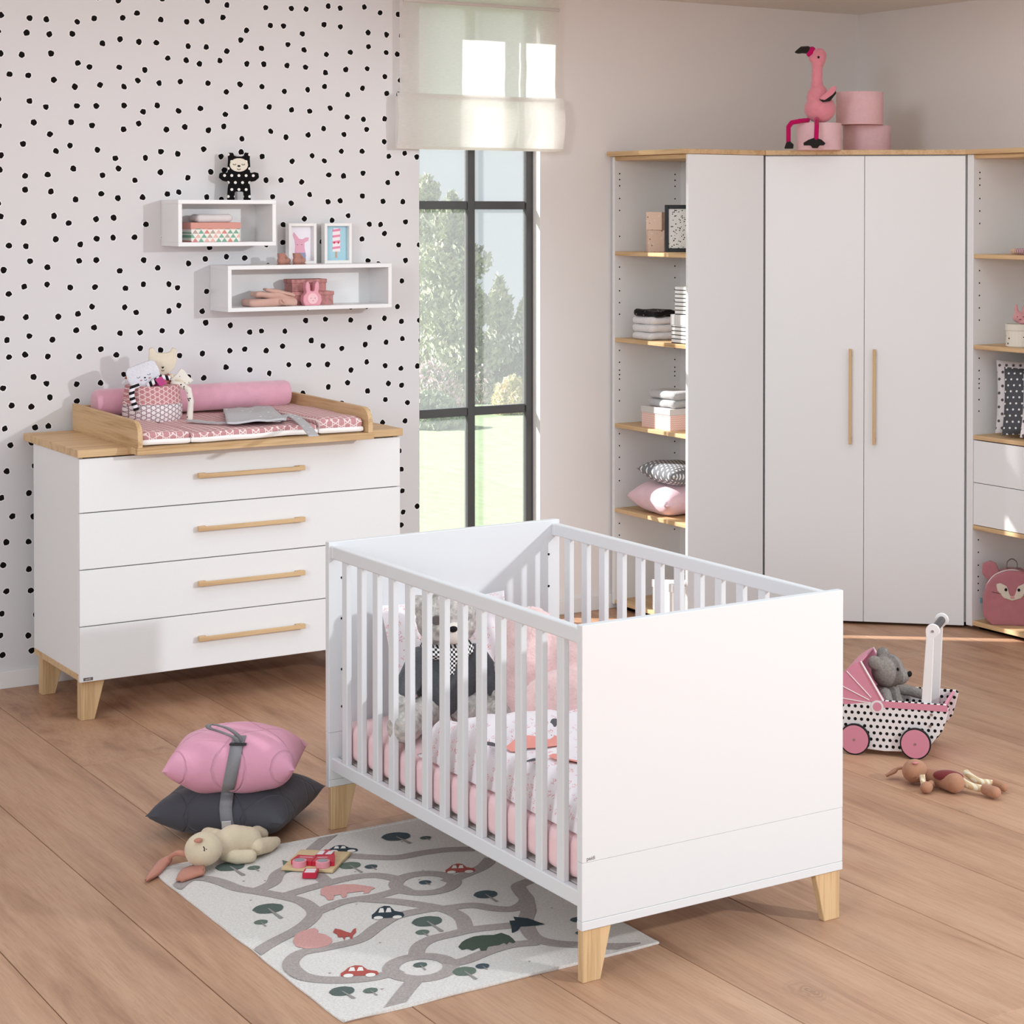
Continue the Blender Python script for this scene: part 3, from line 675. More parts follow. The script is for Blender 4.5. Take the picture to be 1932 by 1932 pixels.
# basket with toys
BP = onZ(302, 795, ZM + 0.044); BP.y += 0.085
k = mpp(BP); bk = thing('fabric_basket', 'small cloth basket with rose folded rim standing on the changing mat', 'basket', (BP.x, BP.y, ZM + 0.0425))
bw, bh = 0.108, 0.135
lathe('bag', [(0.0, 0.0), (bw * 0.95, 0.0), (bw * 1.03, 0.02), (bw * 1.03, 0.055), (bw * 0.97, bh * 0.55), (bw * 0.90, bh * 0.98), (bw * 0.86, bh * 0.98), (bw * 0.9, 0.03), (0, 0.012)], hexprint('white_cube_print', '#efe6e6', '#8d6f78', 62, 0.07, (0, 2)), bk, 40)
lathe('folded_rim', [(bw * 0.90, bh), (bw * 0.93, bh), (bw * 1.0, bh * 0.56), (bw * 1.035, bh * 0.50), (bw * 1.0, bh * 0.50), (bw * 0.96, bh * 0.56), (bw * 0.885, bh * 0.98)], hexprint('rose_rim_print', '#bf8284', '#f3dfdc', 60, 0.05, (0, 2)), bk, 40)
th = facing(BP)
def bl_(px, py, dy=0.0):   # photo pixel -> basket-local point facing the viewer, dy forward
    P = onY(px, py, BP.y - dy); return P
# cream cat
P = onY(307, 683, BP.y + 0.01); k = mpp(P)
ca = thing('cat_plush', 'cream cat plush with tiny black eyes peeking out of the basket', 'plush toy', (P.x, P.y, P.z), th)
LINEN = fabric('cream_linen', '#e6d9c4', 0.04); 
hd = [(-25, 26), (-18, 28), (-11, 18), (0, 17), (12, 18), (18, 27), (25, 24), (26, 5), (21, -12), (12, -21), (0, -24), (-12, -21), (-21, -12), (-26, 5)]
h = puff('head', [(a * k, b * k) for a, b in hd], 0.045, LINEN, ca, 0.003, 8)
for sx_ in (-13, 13): one('eye', (sx_ * k, -0.021, -4 * k), (0.003, 0.0015, 0.003), BLACKTH, ca)
puff('nose', [(-3 * k, -8 * k), (3 * k, -8 * k), (0, -12 * k)], 0.004, BLACKTH, ca, 0.0008, 2, loc=(0, -0.0225, 0))
arc('mouth', 0, -13.5 * k, 2.5 * k, -0.0225, ca)
for sx_ in (-17, 17): one('cheek', (sx_ * k, -0.0185, -10 * k), (0.0055, 0.002, 0.0045), plain('blush', '#e8b5a8', 0.9), ca)
blob('body', lambda bm: (ell(bm, (0, 0.005, -0.075), (0.032, 0.025, 0.045))), fabric('rust_dress', '#b4726a'), ca, 0.004, 4)
blob('arm', lambda bm: limb(bm, [(0.03, 0, -0.055, 0.011), (0.05, -0.01, -0.07, 0.010), (0.072, -0.02, -0.078, 0.009)]), LINEN, ca, 0.003, 3)
# knitted cat
P = onY(271, 707, BP.y - 0.035); k = mpp(P)
kc = thing('cat_plush', 'white knitted cat plush with closed eyes and striped arms in the basket', 'plush toy', (P.x, P.y, P.z), th, None, (0, math.radians(-17), th))
KNIT = fabric('white_knit', '#e4e2ea', 0.05, 0.3, 260, 0.9)
puff('head', [(a * k, b * k) for a, b in [(-30, 14), (-24, 20), (0, 22), (20, 23), (27, 18), (30, 0), (27, -18), (10, -23), (-12, -23), (-27, -18), (-31, 0)]], 0.05, KNIT, kc, 0.003, 8)
puff('ear', [(-36 * k, 4 * k), (-27 * k, 10 * k), (-27 * k, -1 * k)], 0.012, fabric('rust_felt', '#a8602e'), kc, 0.0015, 2)
for sx_ in (-10, 10): arc('eyelid', sx_ * k, 1 * k, 3.2 * k, -0.0245, kc)
one('nose', (1 * k, -0.0255, -5 * k), (0.0035, 0.002, 0.0028), BLACKTH, kc); arc('mouth', 1 * k, -8 * k, 2.4 * k, -0.0245, kc)
for sx_ in (-7, 9): one('cheek', (sx_ * k, -0.0245, -8 * k), (0.005, 0.0015, 0.003), plain('rose_thread', '#c08a88', 0.9), kc)
blob('body', lambda bm: ell(bm, (0.015, 0.01, -0.055), (0.04, 0.03, 0.035)), fabric('magenta_knit', '#c0447e'), kc, 0.004, 4)
STR = stripes('black_white_stripes', '#1c181b', '#eeeaf0', 0.021, 2)
armo = thing_arm = tube('arm', spline([(-0.030, -0.045, -0.028), (-0.050, -0.058, -0.030), (-0.062, -0.062, -0.055), (-0.064, -0.064, -0.085), (-0.062, -0.062, -0.115)], 5), 0.0105, STR, kc, 10)
STR2 = stripes('black_white_stripes_x', '#1c181b', '#eeeaf0', 0.021, 0)
tube('arm', spline([(0.005, -0.035, -0.042), (0.03, -0.042, -0.034), (0.06, -0.035, -0.028), (0.085, -0.02, -0.040)], 5), 0.010, STR2, kc, 10)
puff('scarf', [(0.034, -0.026), (0.062, -0.022), (0.072, -0.055), (0.045, -0.058)], 0.016, fabric('magenta_satin', '#c54f8c', 0.12), kc, 0.002, 4, loc=(0, -0.045, 0))
# white cloth doll with leopard print
P = onY(343, 712, BP.y - 0.02); k = mpp(P)
lc = thing('cloth_doll', 'white leopard-print cloth doll hanging over the basket rim', 'plush toy', (P.x, P.y, P.z), th)
LEO = specks('leopard_linen', '#ece6dc', ['#3a332e', '#ece6dc', '#ece6dc', '#ece6dc', '#5a4c42'], 75, 0.26)
puff('head', [(a * k, b * k) for a, b in [(-22, -4), (-10, 6), (-2, 17), (6, 12), (12, 2), (22, -6), (10, -14), (-8, -14)]], 0.022, LEO, lc, 0.0025, 5)
def drape(bm):
    for a, b in (((-16, -10), (0, -14)), ((0, -14), (12, -22)), ((12, -22), (16, -45)), ((16, -45), (14, -76))):
        limb(bm, [(a[0] * k, -0.02 - 0.02 * (a[1] < -15), a[1] * k, 0.012), (b[0] * k, -0.02 - 0.02 * (b[1] < -15), b[1] * k, 0.013)])
blob('body', drape, LEO, lc, 0.0035, 6)
# grey bandana
gb = thing('bandana_bib', 'grey cotton bandana with white bows lying on the changing mat', 'bib', (0, 0, 0))
def sheet_px(name, quad, z, m, parent, amp=0.006, n=14, th_=0.004, drop=None):
    """cloth sheet through four floor-plane pixels lying at height z"""
    q = [onZ(px, py, z) for px, py in quad]; bm = bmesh.new(); G = []
    for i in range(n + 1):
        row = []
        for j in range(n + 1):
            u, v = i / n, j / n; p = (q[0] * (1 - u) + q[1] * u) * (1 - v) + (q[3] * (1 - u) + q[2] * u) * v
            p.z = z + amp * (1 + mnoise.noise(Vector((u * 3 + z, v * 3, 1))))
            row.append(bm.verts.new(p))
        G.append(row)
    for i in range(n):
        for j in range(n): bm.faces.new((G[i][j], G[i + 1][j], G[i + 1][j + 1], G[i][j + 1]))
    o = ob(name, bm, m, parent, True); md = o.modifiers.new('t', 'SOLIDIFY'); md.thickness = th_; md.offset = 1; return o
GREYB = specks('grey_bow_cotton', '#c4c4c7', ['#ffffff', '#cfcfd2', '#ffffff'], 30, 0.15)
sheet_px('cloth', [(421, 779), (508, 774), (540, 800), (428, 806)], ZM + 0.045, GREYB, gb, 0.012, 18, 0.008)
tube('tie', spline([onZ(425, 798, ZM + 0.053), onZ(395, 797, ZM + 0.050), onZ(356, 793, ZM + 0.05)], 5), 0, GREYB, gb, flat=(0.035, 0.004))
tube('tie', spline([onZ(520, 795, ZM + 0.055), onZ(545, 783, ZM + 0.062), onZ(570, 797, ZM + 0.056), onZ(592, 822, ZM + 0.048)], 5), 0, GREYB, gb, flat=(0.035, 0.004))

# ================================================================ ON AND IN THE WALL SHELVES
def on_top(px, z, y): P = onY(px, 400, y); return Vector((P.x, y, z))
# polka dot bear
P = on_top(451, US[3], -0.075); k = mpp(P); f_ = facing(P)
pb = thing('bear_plush', 'black bear plush with white polka dots on the short wall shelf', 'plush toy', P, f_)
ol = [(-22, 0), (-8, 0), (-8, 16), (8, 16), (8, 0), (22, 0), (21, 22), (19, 34), (30, 36), (37, 42), (36, 51), (28, 53), (20, 50), (21, 62), (20, 78), (21, 88), (11, 90), (7, 82), (-7, 82), (-11, 89), (-21, 89), (-20, 78), (-21, 62), (-20, 50), (-28, 53), (-36, 50), (-37, 42), (-30, 36), (-19, 34), (-21, 22)]
puff('body', [(a * k, b * k) for a, b in ol], 0.04, polka('black_white_dot', '#121012', '#efe9e4', 0.028, 0.2), pb, 0.003, 5)
puff('face', [(x * k, (66 + z) * k) for x, z in disc_pts(0, 0, 17, 13, 18)], 0.008, plain('face_linen', '#e9dfce', 0.9), pb, 0.002, 3, loc=(0, -0.0185, 0))
one('nose', (0, -0.0235, 64 * k), (0.006, 0.002, 0.004), BLACKTH, pb); arc('mouth', 0, 60 * k, 3 * k, -0.0235, pb)
for s in (-1, 1): arc('eyelid', s * 8 * k, 69 * k, 3 * k, -0.0228, pb)
# triangle box + folded cloth
t = NT('triangle_print'); sp = t.n('SeparateXYZ', {0: t.obj()})
u = t.math('DIVIDE', sp.outputs[0], 0.024); v = t.math('DIVIDE', sp.outputs[2], 0.0165); row = t.math('FLOOR', v)
u2 = t.math('ADD', u, t.math('MULTIPLY', t.math('MODULO', row, 2.0), 0.5))
tri = t.math('LESS_THAN', t.math('MULTIPLY', t.math('ABSOLUTE', t.math('SUBTRACT', t.math('FRACT', u2), 0.5)), 2.0), t.math('SUBTRACT', 1.0, t.math('FRACT', v)))
rnd = t.n('TexWhiteNoise', {'Vector': t.n('CombineXYZ', {0: t.math('FLOOR', u2), 1: row}).outputs[0]}, noise_dimensions='3D').outputs['Value']
rp = t.n('ValToRGB', {0: rnd}); rp.color_ramp.interpolation = 'CONSTANT'
for i_, h_ in enumerate(('#d98a80', '#e8b9ac', '#7fae97', '#b9a79c', '#e2c3b2')):
    e_ = rp.color_ramp.elements[i_] if i_ < 2 else rp.color_ramp.elements.new(0.5)
    e_.position = i_ / 5; e_.color = c4(h_)
t.set(t.mix(tri, c4('#f0ebe4'), rp.outputs[0]), 0.7); TRI = t.m
zs_ = US[2] + 0.016
tb = thing('gift_box', 'cardboard box with salmon lid and coloured triangle print', 'box', (0.100, -0.090, zs_))
box('carton', -0.1, 0.1, -0.062, 0.07, 0, 0.054, TRI, tb, 0.001); box('lid', -0.103, 0.103, -0.065, 0.073, 0.0525, 0.077, plain('salmon_card', '#d99a8e', 0.7), tb, 0.001)
WCL = fabric('white_muslin', '#e3dddc', 0.03)
subdiv_box('folded_cloth', 0.15, 0.1, 0.032, 0.015, 11, WCL, None, (0.108, -0.085, zs_ + 0.0775), None, 0.004, 14, 2); tag(bpy.data.objects['folded_cloth'], 'folded white muslin cloth on the triangle-print box', 'cloth')
# picture frames standing on the long shelf
def frame(px0, px1, label, lean=0.0):
    P = onY((px0 + px1) / 2, 450, -0.05); P.z = LS[3]; k = mpp(P)
    f = thing('picture_frame', label, 'picture frame', P, 0.0); wd, ht, bw_ = 0.122, 0.166, 0.012
    FR = plain('frame_white', '#efecea', 0.45)
    for x0, x1, z0, z1, n_ in ((-wd / 2, -wd / 2 + bw_, 0, ht, 'frame_side'), (wd / 2 - bw_, wd / 2, 0, ht, 'frame_side'), (-wd / 2 + bw_, wd / 2 - bw_, 0, bw_, 'frame_bottom'), (-wd / 2 + bw_, wd / 2 - bw_, ht - bw_, ht, 'frame_top')):
        box(n_, x0, x1, -0.018, 0.018, z0, z1, FR, f, 0.001)
    return f, wd - 2 * bw_, ht - 2 * bw_
f, a, b = frame(540, 596, 'white picture frame with a pink bunny drawing on the long shelf')
pc = box('print', -a / 2, a / 2, 0.004, 0.008, 0.012, 0.012 + b, plain('print_white', '#ece8ee', 0.6), f, 0)
PKP = plain('print_pink', '#e3a9bd', 0.7)
def flat(name, pts, y, m, parent): return prism(name, pts, 1, y - 0.0006, y, m, parent)
flat('bunny_drawing', [(-.028, .030), (-.024, .075), (-.026, .095), (-.035, .118), (-.030, .130), (-.020, .118), (-.008, .103), (.008, .100), (.022, .108), (.036, .107), (.033, .094), (.016, .086), (.017, .062), (.024, .030)], 0.0035, PKP, pc)
flat('trousers_drawing', [(-.022, .012), (-.024, .045), (.020, .045), (.022, .012)], 0.0028, plain('print_slate', '#9098b4', 0.7), pc)
for s in (-.014, .004): flat('eye_drawing', disc_pts(s, .078, .0016, .0016, 8), 0.0026, BLACKTH, pc)
f, a, b = frame(608, 662, 'white picture frame with a striped ice lolly drawing on a blue ground')
pc = box('print', -a / 2, a / 2, 0.004, 0.008, 0.012, 0.012 + b, plain('print_blue', '#a9cfdc', 0.6), f, 0)
flat('lolly_drawing', [(-.017, .048), (-.017, .135), (-.010, .145), (.010, .145), (.017, .135), (.017, .048)], 0.0035, plain('print_cream', '#f3e6e9', 0.7), pc)
for i in range(4): flat('stripe_drawing', [(-.017, .058 + .024 * i), (-.017, .067 + .024 * i), (.017, .071 + .024 * i), (.017, .062 + .024 * i)], 0.0028, plain('print_rose', '#e58aa5', 0.7), pc)
flat('stick_drawing', [(-.004, .022), (-.004, .048), (.004, .048), (.004, .022)], 0.0032, plain('print_wood', '#cfa48a', 0.7), pc)
for s in (-.009, .009): flat('cheek_drawing', disc_pts(s, .085, .0042, .0042, 12), 0.0024, plain('print_red', '#c8344e', 0.7), pc)
# baby shoes
SUE = fabric('rose_suede', '#b98678', 0.05)
def shoe(px, label):
    P = on_top(px, LS[3], -0.145); s = thing('baby_shoe', label, 'shoe', P, math.radians(38), 'pair of rose baby shoes')
    blob('upper', lambda bm: (ell(bm, (0.018, 0, 0.015), (0.028, 0.018, 0.016)), ell(bm, (-0.012, 0, 0.016), (0.024, 0.017, 0.018))), SUE, s, 0.0025, 3)
    lathe('ankle_cuff', [(0.014, 0.022), (0.016, 0.036), (0.017, 0.046), (0.0145, 0.046), (0.0135, 0.03), (0.008, 0.024)], SUE, s, 20, (-0.014, 0, 0))
    tube('strap', spline([(-0.004, -0.017, 0.030), (0.002, -0.008, 0.037), (0.002, 0.008, 0.037), (-0.004, 0.017, 0.030)], 4), 0, SUE, s, flat=(0.009, 0.003))
    prism('sole', [(x * 1.0, y) for x, y in disc_pts(0.006, 0, 0.043, 0.019, 20)], 2, 0, 0.004, plain('sole_tan', '#9a6e60', 0.8), s)
shoe(534, 'rose suede baby shoe standing left of its twin'); shoe(563, 'rose suede baby shoe in front of the bunny picture')
# lower shelf contents
zl_ = LS[2] + 0.016
KN = fabric('blush_knit', '#d3ab9e', 0.05)
cl = thing('folded_jacket', 'blush pink baby jacket folded with a tie on the long shelf', 'clothing', (0.338, -0.115, zl_))
subdiv_box('folded_body', 0.205, 0.105, 0.034, 0.016, 15, KN, cl, None, None, 0.008, 12, 5)
subdiv_box('sleeve', 0.165, 0.088, 0.024, 0.011, 15, KN, cl, (0.010, 0.0, 0.031), (0, 0.08, 0.05), 0.009, 18, 8); subdiv_box('wrap_front', 0.12, 0.06, 0.014, 0.006, 13, KN, cl, (0.035, -0.012, 0.050), (0.05, 0.22, -0.12), 0.006, 22, 3)
tube('tie', spline([(0.03, -0.055, 0.03), (0.04, -0.062, 0.02), (0.05, -0.06, 0.004)], 4), 0.002, KN, cl, 6)
tube('tie', spline([(0.03, -0.055, 0.03), (0.022, -0.06, 0.022), (0.03, -0.064, 0.012), (0.045, -0.06, 0.008)], 4), 0.002, KN, cl, 6)
MAR = plain('marbled_rose_card', '#bb8480', 0.7, 0.2, 0.30, 45)
def lid_box(name, label, x, y, z, w, d, h, lh, m, ml, group=None, rz=0.0):
    b = thing(name, label, 'box', (x, y, z), rz, group)
    box('carton', -w / 2 + 0.003, w / 2 - 0.003, -d / 2 + 0.003, d / 2 - 0.003, 0, h - 0.002, m, b, 0.001); box('lid', -w / 2, w / 2, -d / 2, d / 2, h - lh, h, ml, b, 0.0015); return b
lid_box('card_box', 'larger marbled rose card box, lower of two on the long shelf', 0.525, -0.075, zl_, 0.185, 0.10, 0.055, 0.016, MAR, MAR)
lid_box('card_box', 'smaller marbled rose card box, upper of two on the long shelf', 0.512, -0.075, zl_ + 0.0555, 0.155, 0.085, 0.050, 0.016, MAR, MAR)
P = on_top(586.5, zl_, -0.148); k = mpp(P)
bn = thing('bunny_lamp', 'pink bunny-shaped night lamp with long ears on the long shelf', 'lamp', P, 0)
BPK = plain('pink_plastic', '#e39dab', 0.45, 0.4)
puff('body', [(a * k, b * k) for a, b in [(-15, 0), (15, 0), (19, 8), (18, 18), (12, 24), (14, 34), (13, 43), (9, 46), (5, 40), (4, 27), (-4, 27), (-5, 40), (-9, 46), (-13, 43), (-14, 34), (-12, 24), (-18, 18), (-19, 8)]], 0.034, BPK, bn, 0.0025, 4)
puff('face', [(x * k, (13 + z) * k) for x, z in disc_pts(0, 0, 11, 10.5, 18)], 0.006, plain('pink_face', '#f2c3ca', 0.5), bn, 0.0015, 2, loc=(0, -0.0165, 0))
for s in (-4, 4): one('eye', (s * k, -0.0198, 14 * k), 0.0014, BLACKTH, bn)
one('nose', (0, -0.0198, 9 * k), (0.002, 0.001, 0.0014), BLACKTH, bn)

# ================================================================ ON TOP OF THE WARDROBE
ZW = ZT + 0.001 + TT
LEA = plain('pale_pink_card', '#ecc3c8', 0.65, 0.3, 0.03, 60, 0.25, 300)
def hatbox(px0, px1, y, z, h, label):
    P = onY((px0 + px1) / 2, 260, y); k = mpp(P); r = (px1 - px0) / 2 * k
    b = thing('round_box', label, 'box', (P.x, y, z), 0, 'pale pink round boxes on the wardrobe')
    lathe('drum', [(0, 0), (r - 0.002, 0), (r - 0.001, 0.002), (r - 0.001, h * 0.75), (0, h * 0.75)], LEA, b, 48)
    lathe('lid', [(0, h * 0.7), (r - 0.0005, h * 0.7), (r - 0.0005, h - 0.003), (r - 0.003, h), (0, h)], LEA, b, 48); return P.x, r
hatbox(1503, 1588, -0.80, ZW, 0.118, 'round pale pink box under the flamingo')
hatbox(1590, 1681, -0.70, ZW, 0.119, 'round pale pink box at the right end of the bottom row')
hatbox(1577, 1667, -0.74, ZW + 0.120, 0.146, 'round pale pink box stacked on two others')
P = onY(1545, 232, -0.83); P.z = ZW + 0.1185; k = mpp(P); f_ = facing(P)
fm = thing('flamingo_plush', 'pink flamingo plush with magenta legs sitting on a round box', 'plush toy', P, f_)
FP = fabric('flamingo_plush_pink', '#e58f9c', 0.06, 0.5, 350, 0.6); MG = fabric('magenta_felt', '#c00f5f', 0.05); BLF = fabric('black_felt', '#2a2725', 0.05)
q = lambda px, py, y=0.0: ((px - 1545) * k, y, (231.5 - py) * k)
def body(bm):
    ell(bm, q(1547, 205), (30 * k, 0.062, 27 * k)); ell(bm, q(1543, 185), (21 * k, 0.045, 28 * k))
    limb(bm, [(*q(1542, 172), 13 * k), (*q(1541, 150), 10.5 * k), (*q(1542, 125), 10.5 * k), (*q(1544, 112), 14 * k), (*q(1545, 105), 14.5 * k)], 3)
    ell(bm, q(1536, 110), (11 * k, 11 * k, 9 * k))
blob('body', body, FP, fm, 0.004, 5, furry(0.0015, 90))
blob('beak_base', lambda bm: (ell(bm, q(1530, 98), (9 * k, 7.5 * k, 11 * k), (0, 0.5, 0))), MG, fm, 0.003, 2)
blob('beak_tip', lambda bm: limb(bm, [(*q(1523, 94), 7.6 * k), (*q(1513, 94), 7 * k), (*q(1506, 97), 4.5 * k), (*q(1501, 98.5), 2 * k)]), BLF, fm, 0.0025, 3)
one('eye', q(1544, 109, -14.5 * k), (0.005, 0.002, 0.006), BLF, fm)
puff('wing', [q(1546, 186)[::2], q(1556, 178)[::2], q(1566, 168)[::2], q(1573, 163)[::2], q(1578, 166)[::2], q(1576, 176)[::2], q(1566, 187)[::2], q(1550, 192)[::2]], 0.02, FP, fm, 0.003, 3, loc=(0, -0.055, 0))
puff('wing_edge', [q(1545, 188)[::2], q(1556, 190)[::2], q(1570, 180)[::2], q(1577, 172)[::2], q(1577, 178)[::2], q(1566, 192)[::2], q(1552, 194)[::2]], 0.016, BLF, fm, 0.0025, 2, loc=(0, -0.058, 0))
fy_ = -0.115
for nm, pts in (('leg', [(1541, 226, -0.05), (1541, 231, -0.09), (1541, 240, fy_), (1540, 262, fy_ - 0.004)]), ('leg', [(1524, 227, -0.03), (1510, 229, -0.05), (1494, 232, -0.05), (1488, 240, -0.05), (1488, 268, -0.05)])):
    blob(nm, lambda bm, pts=pts: limb(bm, [(*q(*p), 4.8 * k) for p in pts]), MG, fm, 0.003, 2)
puff('foot', [q(*p)[::2] for p in [(1533, 281), (1543, 281), (1546, 276), (1554, 276), (1558, 272), (1550, 265), (1538, 261), (1526, 265), (1516, 271), (1517, 276), (1530, 276)]], 0.014, BLF, fm, 0.0025, 2, loc=(0, fy_ - 0.004, 0))
puff('foot', [q(*p)[::2] for p in [(1480, 281), (1497, 281), (1498, 273), (1491, 267), (1484, 269)]], 0.03, BLF, fm, 0.0025, 2, loc=(0, -0.05, 0))

# ================================================================ IN THE LEFT SHELF UNIT
def shelf_pt(px, x, z): P = onX(px, 700, x); return Vector((x, P.y, z))
s4, s3, s2, s1, s0 = [SH[i][1] for i in (4, 3, 2, 1, 0)]
BLK = specks('blush_terrazzo', '#edd0bd', ['#a8826c', '#f3e6da', '#e3c2ac', '#f3e6da'], 55, 0.2, 0.7)
P = shelf_pt(1236, 2.135, s4)
o = box('toy_cube', -0.036, 0.036, -0.036, 0.036, 0, 0.0985, BLK, None, 0.0015); o.location = P; o.rotation_euler = (0, 0, math.radians(-26)); tag(o, 'blush patterned card cube, lower of two beside the black frame', 'cube')
o = box('toy_cube', -0.037, 0.037, -0.037, 0.037, 0, 0.081, BLK, None, 0.0015); o.location = P + Vector((0.004, -0.004, 0.099)); o.rotation_euler = (0, 0, math.radians(-52)); tag(o, 'blush patterned card cube stacked on another cube', 'cube')
P = shelf_pt(1289, 2.13, s4)
bf = thing('picture_frame', 'black picture frame with black speckled print leaning in the shelf unit', 'picture frame', (2.125, P.y, s4 + 0.0035), 0, None, (math.radians(-5), 0, math.radians(-32)))
BFM = plain('frame_black', '#1d1c1e', 0.4)
fw_, fh_ = 0.155, 0.208
for x0, x1, z0, z1, n_ in ((-fw_ / 2, -fw_ / 2 + .017, 0, fh_, 'frame_side'), (fw_ / 2 - .017, fw_ / 2, 0, fh_, 'frame_side'), (-fw_ / 2 + .017, fw_ / 2 - .017, 0, .017, 'frame_bottom'), (-fw_ / 2 + .017, fw_ / 2 - .017, fh_ - .017, fh_, 'frame_top')): box(n_, x0, x1, -.009, .009, z0, z1, BFM, bf, 0.001)
box('print', -fw_ / 2 + .017, fw_ / 2 - .017, -.002, .004, .017, fh_ - .017, specks('speckled_print', '#f1eee9', ['#1d1a1a', '#1d1a1a', '#f1eee9'], 105, 0.3, 0.5), bf, 0)
# white towels
TW = fabric('white_terry', '#e9e5e6', 0.03, 0.4, 260, 1.0); P = shelf_pt(1235, 2.135, s3)
for i, (h, lab) in enumerate(((0.034, 'bottom white towel of the folded stack of three'), (0.035, 'middle white towel of the folded stack of three'), (0.034, 'top white towel of the folded stack of three'))):
    z = s3 + (0, 0.0345, 0.070)[i]
    o = subdiv_box('folded_towel', 0.15, 0.165, h, 0.017, 11, TW, None, (P.x + 0.002 * i, P.y, z), (0, 0, math.radians(3 * (i - 1))), 0.003, 16, i); tag(o, lab, 'towel', 'white towels in the shelf unit')
BKC = specks('black_print_satin', '#151314', ['#c9bfb8', '#151314', '#151314', '#8a6a50'], 60, 0.22, 0.45)
o = subdiv_box('folded_scarf', 0.13, 0.16, 0.026, 0.012, 13, BKC, None, (P.x - 0.002, P.y - 0.012, s3 + 0.1045), (0, 0.05, 0.15), 0.013, 12, 4); tag(o, 'crumpled black printed cloth on the white towels', 'cloth')
STB = stripes('black_line_paper', '#f3f1ef', '#1c1a1b', 0.0175, 2, 0.22); STV = stripes('grey_pleat_paper', '#f1efee', '#c9c6c6', 0.008, 1, 0.4)
P = shelf_pt(1296, 2.10, s3)
o = box('striped_box', -0.055, 0.055, -0.062, 0.062, 0, 0.079, STB, None, 0.001); o.location = (2.115, P.y, s3); tag(o, 'white box with black lines, lowest of the striped stack', 'box', 'striped gift boxes')
o = box('striped_box', -0.058, 0.058, -0.066, 0.066, 0, 0.046, STV, None, 0.001); o.location = (2.115, P.y, s3 + 0.0795); tag(o, 'white pleated box between two striped boxes', 'box', 'striped gift boxes')
o = box('striped_box', -0.040, 0.040, -0.043, 0.043, 0, 0.121, STB, None, 0.001); o.location = (2.105, P.y - 0.002, s3 + 0.126); o.rotation_euler = (0, 0, 0.15); tag(o, 'tall white box with black lines on top of the striped stack', 'box', 'striped gift boxes')
# zigzag box and grey towels
t = NT('zigzag_print'); sp = t.n('SeparateXYZ', {0: t.obj()})
zz = t.math('ABSOLUTE', t.math('SUBTRACT', t.math('FRACT', t.math('DIVIDE', t.math('ADD', sp.outputs[0], sp.outputs[1]), 0.012)), 0.5))
f = t.math('LESS_THAN', t.math('FRACT', t.math('ADD', t.math('DIVIDE', sp.outputs[2], 0.0095), zz)), 0.35)
t.set(t.mix(f, c4('#eab9ae'), c4('#f4dcd2')), 0.7); ZIG = t.m
P = shelf_pt(1262, 2.14, s2)
lid_box('gift_box', 'blush zigzag box with grey lid under the grey towels', 2.147, P.y - 0.012, s2, 0.175, 0.235, 0.096, 0.028, ZIG, plain('lid_grey_card', '#d3ccc9', 0.6))
GT = fabric('grey_terry', '#bdbbbb', 0.06, 0.4, 260, 1.0)
for i, lab in enumerate(('lower folded grey towel on the zigzag box', 'upper folded grey towel on the zigzag box')):
    o = subdiv_box('folded_towel', 0.145, 0.205, 0.036, 0.018, 13, GT, None, (2.150, P.y - 0.02, s2 + 0.0965 + 0.0365 * i), (0, 0, 0.06 * i), 0.005, 14, 7 + i); tag(o, lab, 'towel')
# cushions
PKS = fabric('pale_pink_satin', '#ecc8d0', 0.04, 0.3); GD = polka('grey_white_dot', '#7f8084', '#f2f0f0', 0.019, 0.24, (0, 1))
o = pillow('cushion', 0.30, 0.33, 0.145, PKS, None, (2.185, -0.30, s1 + 0.073), (0.03, -0.06, 0.0), seed=2); tag(o, 'plump pale pink cushion on the low shelf by the window', 'cushion')
o = pillow('cushion', 0.24, 0.26, 0.100, GD, None, (2.165, -0.345, s1 + 0.186), (0.06, 0.08, 0.1), seed=5); tag(o, 'grey cushion with white dots lying on the pale pink cushion', 'cushion')
lid_box('storage_box', 'plain white lidded box on the bottom shelf behind the cot', 2.165, -0.44, s0, 0.22, 0.25, 0.135, 0.035, PAINT, PAINT)

# ================================================================ IN THE RIGHT SHELF UNIT
r4, r3, r2, r0 = 1.6315, 1.239, 0.8485, ZB + 0.018
P = onX(1928, 470, 3.17)
ar = thing('doll', 'small plush doll lying on the upper right shelf, striped sleeve showing', 'plush toy', (3.17, P.y, r4))
one('hand', (0.0, 0.045, 0.014), (0.014, 0.02, 0.013), fabric('skin_linen', '#d9b99a', 0.03), ar)
tube('sleeve', [(0, 0.030, 0.014), (0, -0.02, 0.015), (0, -0.07, 0.016)], [0.013, 0.0145, 0.015], stripes('mauve_stripes', '#9d5f6c', '#e2c9cc', 0.011, 1), ar, 12)
blob('body', lambda bm: (ell(bm, (0.01, -0.10, 0.028), (0.03, 0.05, 0.026)), ell(bm, (0.01, -0.165, 0.03), (0.032, 0.034, 0.029))), fabric('skin_linen', '#d9b99a', 0.03), ar, 0.005, 3)
P = onX(1921, 652, 3.16); bc = Vector((3.16, P.y - 0.012, r3)); k = mpp(bc)
bs = thing('fabric_basket', 'small cream cloth basket with black dots in the right shelf unit', 'basket', bc)
DOTC = specks('cream_black_dots', '#e4ddd0', ['#1d1a19', '#1d1a19', '#e4ddd0'], 38, 0.16)
bxw = 0.052
prism('bag', [(x, y) for x, y in disc_pts(0, 0, bxw * 1.18, bxw * 1.18, 28)], 2, 0.0, 0.078, DOTC, bs, 0.004)
lathe('cuff', [(bxw * 1.18, 0.070), (bxw * 1.24, 0.072), (bxw * 1.24, 0.098), (bxw * 1.1, 0.098), (bxw * 1.1, 0.080)], fabric('cream_canvas', '#e4ddd0', 0.03), bs, 28)
